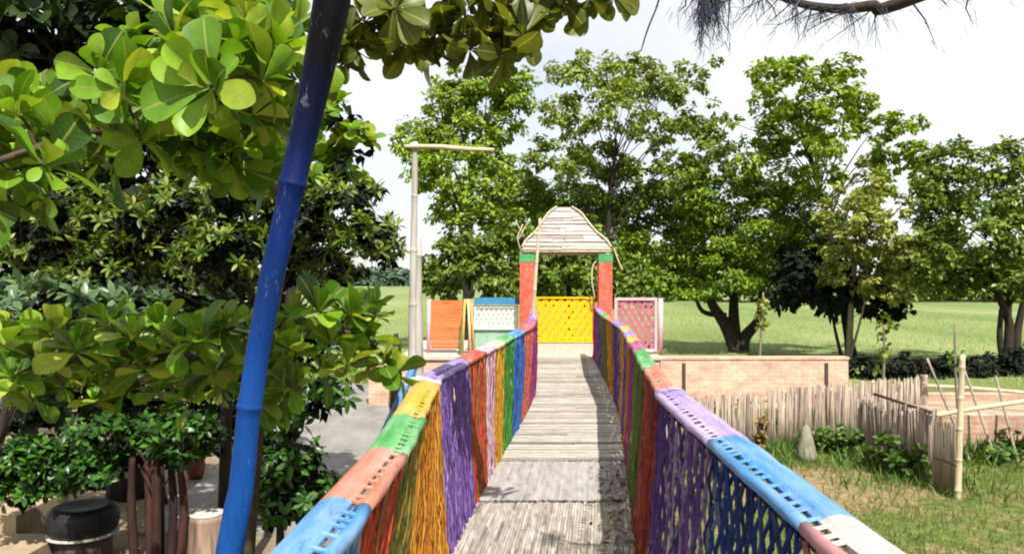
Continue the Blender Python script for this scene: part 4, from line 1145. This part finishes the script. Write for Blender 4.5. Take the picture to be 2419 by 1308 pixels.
mains = {
    'u': [branch([P(690, 420, 5), P(620, 260, 4.4), P(500, 210, 3.2), P(470, 190, 3.0)], .035, .014), branch([P(680, 470, 5), P(450, 320, 4.3), P(230, 310, 3.6), P(60, 360, 3.25), P(-60, 400, 3.2)], .035, .012),
          branch([P(450, 300, 4.3), P(360, 200, 3.7), P(260, 180, 3.3)], .02, .01), branch([P(715, 300, 5.05), P(640, 130, 4.2), P(580, 90, 3.5)], .03, .012)],
    'l': [branch([P(612, 850, 5.05), P(500, 850, 4.7), P(320, 830, 4.35), P(120, 860, 4.15), P(-40, 890, 4.0)], .035, .012), branch([P(615, 830, 5.05), P(670, 815, 4.7), P(760, 780, 4.5), P(860, 800, 4.6), P(930, 870, 4.8)], .03, .010),
          branch([P(640, 820, 4.7), P(690, 870, 4.4), P(700, 920, 4.3)], .015, .008)],
    't': [branch([P(735, 190, 5.0), P(800, 130, 4.3), P(900, 85, 4.1), P(960, 70, 4.1), P(1080, 70, 4.1), P(1180, 85, 4.15)], .035, .012), branch([P(775, -60, 5.0), P(900, -40, 4.2), P(1080, -20, 4.2), P(1260, -10, 4.2), P(1440, -25, 4.2)], .035, .012)]}
parts_hi, parts_lo = [], []
for key, lst, L, upv, outv in (('u', up_t + up_x, .18, .65, .6), ('l', lo_t + lo_x, .165, .85, .4), ('t', tr_t, .175, .15, .5)):
    allp = np.concatenate(mains[key])
    Cn, A = [], []
    for px, py, Y in lst:
        c = P(px, py, Y + rng.uniform(-.08, .08))
        i = np.argmin(np.linalg.norm(allp - c, axis=1)); s = allp[i]
        mb.tube(spline([s, (s + c) / 2 + np.array([0, 0, .03]), c], 4), np.linspace(.009, .006, 9), 5)
        Cn.append(c); A.append(nrm(nrm(c - s + 1e-6) * outv + np.array([0, 0, upv]) + rng.normal(0, .32, 3)))
    opn = (15, 100) if key != 't' else (40, 125)
    Cn, A = np.array(Cn), np.array(A)
    for q, tp in enumerate((BIG, BIGUP, BIGCURL)):
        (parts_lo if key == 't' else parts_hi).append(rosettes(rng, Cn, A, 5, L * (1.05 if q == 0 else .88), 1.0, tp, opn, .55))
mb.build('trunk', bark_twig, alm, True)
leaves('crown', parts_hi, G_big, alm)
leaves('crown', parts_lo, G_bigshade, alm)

# ------------------------------------------------------------------ other trees and shrubs on the left
def rtree(name, label, lst, Y, base, top, r0, leafm, barkm, L, per, seed, n=8, tpl=NARROW, W=1.0, up=.6, yj=.5, cat='tree', depth=.9, open_=(30, 105), fill=None, group=None, stems=None, shell=(.5, 1.03)):
    fill = fill * 1.5 if fill else None
    r = np.random.default_rng(seed)
    cl = px_clumps(lst, Y, r, yj=yj, depth=depth)
    e = empty(name, tuple(base), label, cat, group)
    mb = MB(); limbs(mb, r, base, top, [c for c in cl if c[0][2] > top[2] - .02 or r0 > .055], r0)
    if stems:
        for pts, ra in stems: mb.tube(spline(pts, 6), np.interp(np.linspace(0, 1, (len(pts) - 1) * 6 + 1), np.linspace(0, 1, len(ra)), ra), 7)
    mb.build('trunk', barkm, e, True)
    leaves('crown', [clump_rosettes(r, cl, L, per, n, W, tpl, up, open_, shell)], leafm, e)
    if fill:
        inner = [(c + np.array([0, .15, 0]), a * .8, b_ * .7, d_ * .8) for c, a, b_, d_ in cl]  # inner leaves coloured near-black to paint the shade inside the crown
        leaves('crown', [clump_leaves(r, inner, L * 1.0, fill * .8, 1.0, RHOMB, .4)], G_shade_black, e, False)
    return e
rtree('sea_almond_tree', 'smaller sea almond tree standing behind the blue pole against the sky', [(790, 265, 55, 40), (835, 350, 45, 45), (780, 390, 60, 50), (720, 320, 50, 60), (740, 240, 40, 35), (690, 420, 60, 50), (820, 430, 50, 35), (640, 350, 60, 60)], 9.5,
      gnd(690, 9.5), P(730, 330, 9.5), .09, G_big, bark_dark, .19, 26, 111, 9, MID, 1.0, .9, fill=1.2)
rtree('sapodilla_tree', 'dense dark tree with narrow pointed leaves in tufts behind the blue pole', [(560, 460, 110, 45), (440, 470, 110, 50), (650, 430, 70, 50), (820, 460, 75, 40), (860, 550, 85, 50), (900, 590, 50, 30), (760, 580, 100, 50), (690, 500, 90, 50), (270, 530, 100, 60), (350, 590, 120, 55),
      (540, 580, 120, 60), (130, 590, 100, 65), (640, 640, 100, 40), (790, 640, 70, 30), (480, 650, 120, 45), (250, 640, 110, 45), (60, 520, 80, 80), (170, 480, 80, 60), (20, 620, 90, 70), (-20, 540, 70, 70)], 7.6, gnd(566, 7.8), P(648, 560, 7.8), .07, G_sapo, bark_dark, .10, 95, 112, 10, NARROW, 1.05, .75, fill=5.0, shell=(.68, 1.05))
rtree('canopy_tree', 'canopy tree with shade put into its dark leaves filling the upper left corner', [(60, 60, 130, 90), (230, 40, 120, 70), (350, 90, 110, 70), (60, 180, 110, 80), (180, 150, 100, 70), (480, 60, 90, 60), (330, 210, 120, 70), (100, 300, 120, 90), (520, 170, 100, 80), (640, 40, 60, 50),
      (300, 340, 130, 90), (500, 320, 120, 90), (620, 250, 80, 80), (100, 430, 120, 90), (300, 450, 120, 70), (-60, 120, 90, 120), (560, 400, 100, 60), (400, -40, 140, 60), (100, -60, 140, 60), (520, 530, 130, 60), (340, 540, 120, 60), (150, 560, 120, 60), (640, 560, 70, 60)], 10.5, gnd(300, 10.6), P(310, 230, 10.6), .2, G_shade_dark, bark_dark, .24, 10, 113, 8, MID, 1.0, .6, fill=1.6, yj=.8)
rtree('oleander_shrub', 'grey green oleander like shrub at the left edge under the bright leaves', [(30, 690, 80, 40), (140, 715, 90, 40), (240, 720, 80, 40), (330, 725, 60, 30), (60, 760, 90, 40), (200, 775, 90, 40), (-50, 720, 80, 60)], 5.8,
      gnd(-150, 5.9), P(60, 770, 5.9), .05, G_olea, bark_dark, .115, 110, 114, 9, NARROW, 1.2, .7, fill=2.5, cat='shrub', yj=.3)
rtree('hedge_shrub', 'shrub mass with leaves coloured dark as if unlit behind the lower sea almond leaves', [(60, 880, 120, 80), (220, 900, 120, 80), (380, 900, 110, 80), (520, 920, 90, 80), (640, 870, 80, 80), (60, 1000, 80, 60), (720, 800, 90, 70), (600, 760, 90, 70), (840, 720, 60, 40), (440, 740, 120, 60), (150, 950, 120, 70), (300, 980, 100, 60), (560, 1000, 60, 60), (450, 690, 140, 50), (260, 680, 130, 50), (80, 690, 110, 50), (600, 680, 100, 50)], 10.2,
      gnd(380, 10.3), P(380, 900, 10.3), .07, G_shade_dark, bark_dark, .15, 30, 115, 8, NARROW, 1.4, .6, fill=2.6, cat='shrub', yj=.5)
b6 = gnd(362, 8.0)
st6 = [([b6 + [dx, dy, 0], b6 + [dx * 1.2, dy, .6], P(362 + tx, 1080, 8.0 + dy)], [.05, .042, .03]) for dx, dy, tx in ((-.18, 0, -50), (-.07, .1, -15), (.05, -.05, 10), (.15, .05, 40), (.0, .15, 0), (.22, .1, 60))]
rtree('multi_stem_shrub', 'shrub with several reddish brown stems and glossy leaves above the pale stump', [(440, 1010, 75, 35), (370, 1030, 80, 40), (490, 1050, 40, 35), (300, 1050, 70, 50), (220, 1090, 90, 55), (120, 1110, 90, 70), (40, 1100, 70, 70), (400, 1070, 70, 30), (230, 1020, 70, 40), (100, 1150, 60, 35), (30, 1165, 60, 35), (200, 1130, 60, 35)], 8.0,
      b6, P(362, 1080, 8.0), .05, G_shrub, bark_red, .10, 130, 116, 8, NARROW, 1.5, .7, fill=2.2, cat='shrub', stems=st6, yj=.35)
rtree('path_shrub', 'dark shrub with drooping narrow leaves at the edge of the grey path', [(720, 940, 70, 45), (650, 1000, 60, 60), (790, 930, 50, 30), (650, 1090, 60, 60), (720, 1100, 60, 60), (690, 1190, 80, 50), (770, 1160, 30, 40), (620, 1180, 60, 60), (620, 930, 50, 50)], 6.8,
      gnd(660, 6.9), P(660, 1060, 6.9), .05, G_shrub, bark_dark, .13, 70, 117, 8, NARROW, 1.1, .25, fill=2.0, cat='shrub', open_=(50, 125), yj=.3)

# dark trunk behind the pole, stools and yard things
tag(MB().tube(spline([gnd(530, 9.2), P(532, 1150, 9.2), P(536, 950, 9.2), P(552, 780, 9.2)], 6), np.linspace(.085, .05, 19), 10).build('bare_tree', bark_dark, None, True), 'bare dark trunk just left of the lower blue pole', 'trunk')
c = gnd(196, 8.3)
st = empty('round_stool', tuple(c), 'wide round black stool on a dark base in the left yard', 'stool')
MB().lathe(c, [(.30, .28), (.33, .31), (.345, .37), (.345, .46), (.325, .52), (.27, .55), (.22, .545), (.0, .53)], 28).build('seat', tyre, st, True)
MB().lathe(c, [(.34, .255), (.345, .265), (.34, .275)], 28).build('rim', conc, st, True)
MB().lathe(c, [(.27, -.02), (.28, .14), (.29, .25)], 20).build('base', wood_dark, st, True)
c = gnd(486, 8.3)
sp_ = empty('tree_stump', tuple(c), 'pale topped cut tree stump left of the blue pole', 'stump')
MB().lathe(c, [(.21, -.02), (.19, .1), (.178, .25), (.18, .40), (.185, .455)], 20).build('bark', stump_bark, sp_, True)
MB().lathe(c, [(.183, .455), (.182, .475), (.15, .485), (.0, .486)], 20).build('cut_top', pale_top, sp_, True)
c = gnd(462, 11.6)
tag(MB().lathe(c + np.array([0, 0, 0]), [(.09, 0), (.12, .08), (.14, .19), (.125, .26), (.145, .29), (.145, .31), (.11, .31), (.09, .26), (0, .25)], 18).build('clay_pot', clay, None, True), 'red clay pot standing behind the pale stump', 'pot')
bn = empty('garden_ledge', (-5.2, 7.6, 0), 'tan stepped stone ledge in the lower left corner', 'ledge')
MB().box((-5.5, 7.7, .12), (1.7, 1.3, .24)).build('lower_step', sandm, bn)
MB().box((-5.9, 8.85, .21), (1.5, 1.0, .42)).build('upper_step', sandm, bn)

# ------------------------------------------------------------------ dark needle branches hanging into the top right corner
rng = np.random.default_rng(121)
cas = empty('needle_tree', (3.4, .6, 0), 'dark needle tree with drooping blackish blue twigs hanging into the top right corner', 'tree')
mb = MB()
tk = spline([(3.4, .6, 0), (3.45, .7, 2.5), (3.3, .8, 5.2)], 8); mb.tube(tk, np.linspace(.14, .06, len(tk)), 9)
b1 = spline([(3.35, .75, 4.4), P(2300, -60, 2.9), P(2050, 15, 3.1), P(1920, 15, 3.2), P(1800, -20, 3.2), P(1690, -30, 3.3)], 8); mb.tube(b1, np.linspace(.03, .008, len(b1)), 6)
Bs, Ds, Ls = [], [], []
def tuft(p, dirv, n, L, spread):
    for _ in range(n):
        Bs.append(np.array(p) + rng.normal(0, .012, 3)); Ds.append(nrm(np.array(dirv) + rng.normal(0, spread, 3))); Ls.append(L * rng.uniform(.5, 1.2))
for k in range(34):                                                  # the heavy drooping tuft
    q = P(rng.uniform(1645, 1725), rng.uniform(-40, 10), 3.3 + rng.uniform(-.1, .1))
    e_ = q + np.array([rng.normal(-.01, .03), rng.normal(0, .03), -rng.uniform(.06, .20)])
    mb.tube([q, e_], [.003, .0015], 4)
    for t in np.linspace(0, 1, 6): tuft(q * (1 - t) + e_ * t, (rng.normal(0, .3), rng.normal(0, .3), -1), 4, .07, .35)
for k in range(60):
    i = rng.integers(8, len(b1)); s = b1[i]
    e_ = s + np.array([rng.normal(-.02, .07), rng.normal(0, .07), rng.uniform(-.11, .02)])
    mb.tube([s, e_], [.003, .0012], 4)
    for t in np.linspace(.2, 1, 4): tuft(s * (1 - t) + e_ * t, nrm(e_ - s) + np.array([0, 0, -.4]), 3, .07, .3)
for a_, b_ in (((1810, 0), (1835, 42)), ((1970, 20), (2035, 45)), ((2150, 0), (2210, 105)), ((2290, -10), (2300, 60)), ((1620, 0), (1600, 30))):
    q, e_ = P(*a_, 3.1), P(*b_, 3.1); mb.tube([q, (q + e_) / 2 + rng.normal(0, .01, 3), e_], [.004, .003, .001], 4)
    for t in np.linspace(.1, 1, 7): tuft(q * (1 - t) + e_ * t, nrm(e_ - q), 3, .05, .25)
mb.build('trunk', bark_dark, cas, True)
leaves('crown', [(np.array(Bs), np.array(Ds), sphere_dirs(rng, len(Bs)), np.array(Ls), 1.3, NEEDLE)], G_navy, cas, False)
# a loose twig hanging from the almond branch
bamboo('hanging_twig', [P(1560, -20, 4.2), P(1552, 15, 4.2), P(1530, 70, 4.2), P(1514, 122, 4.2)], [.006, .005, .005, .003], bark_dark, 'thin dark twig hanging alone against the sky near the top', 'twig', node=.2, sides=6)
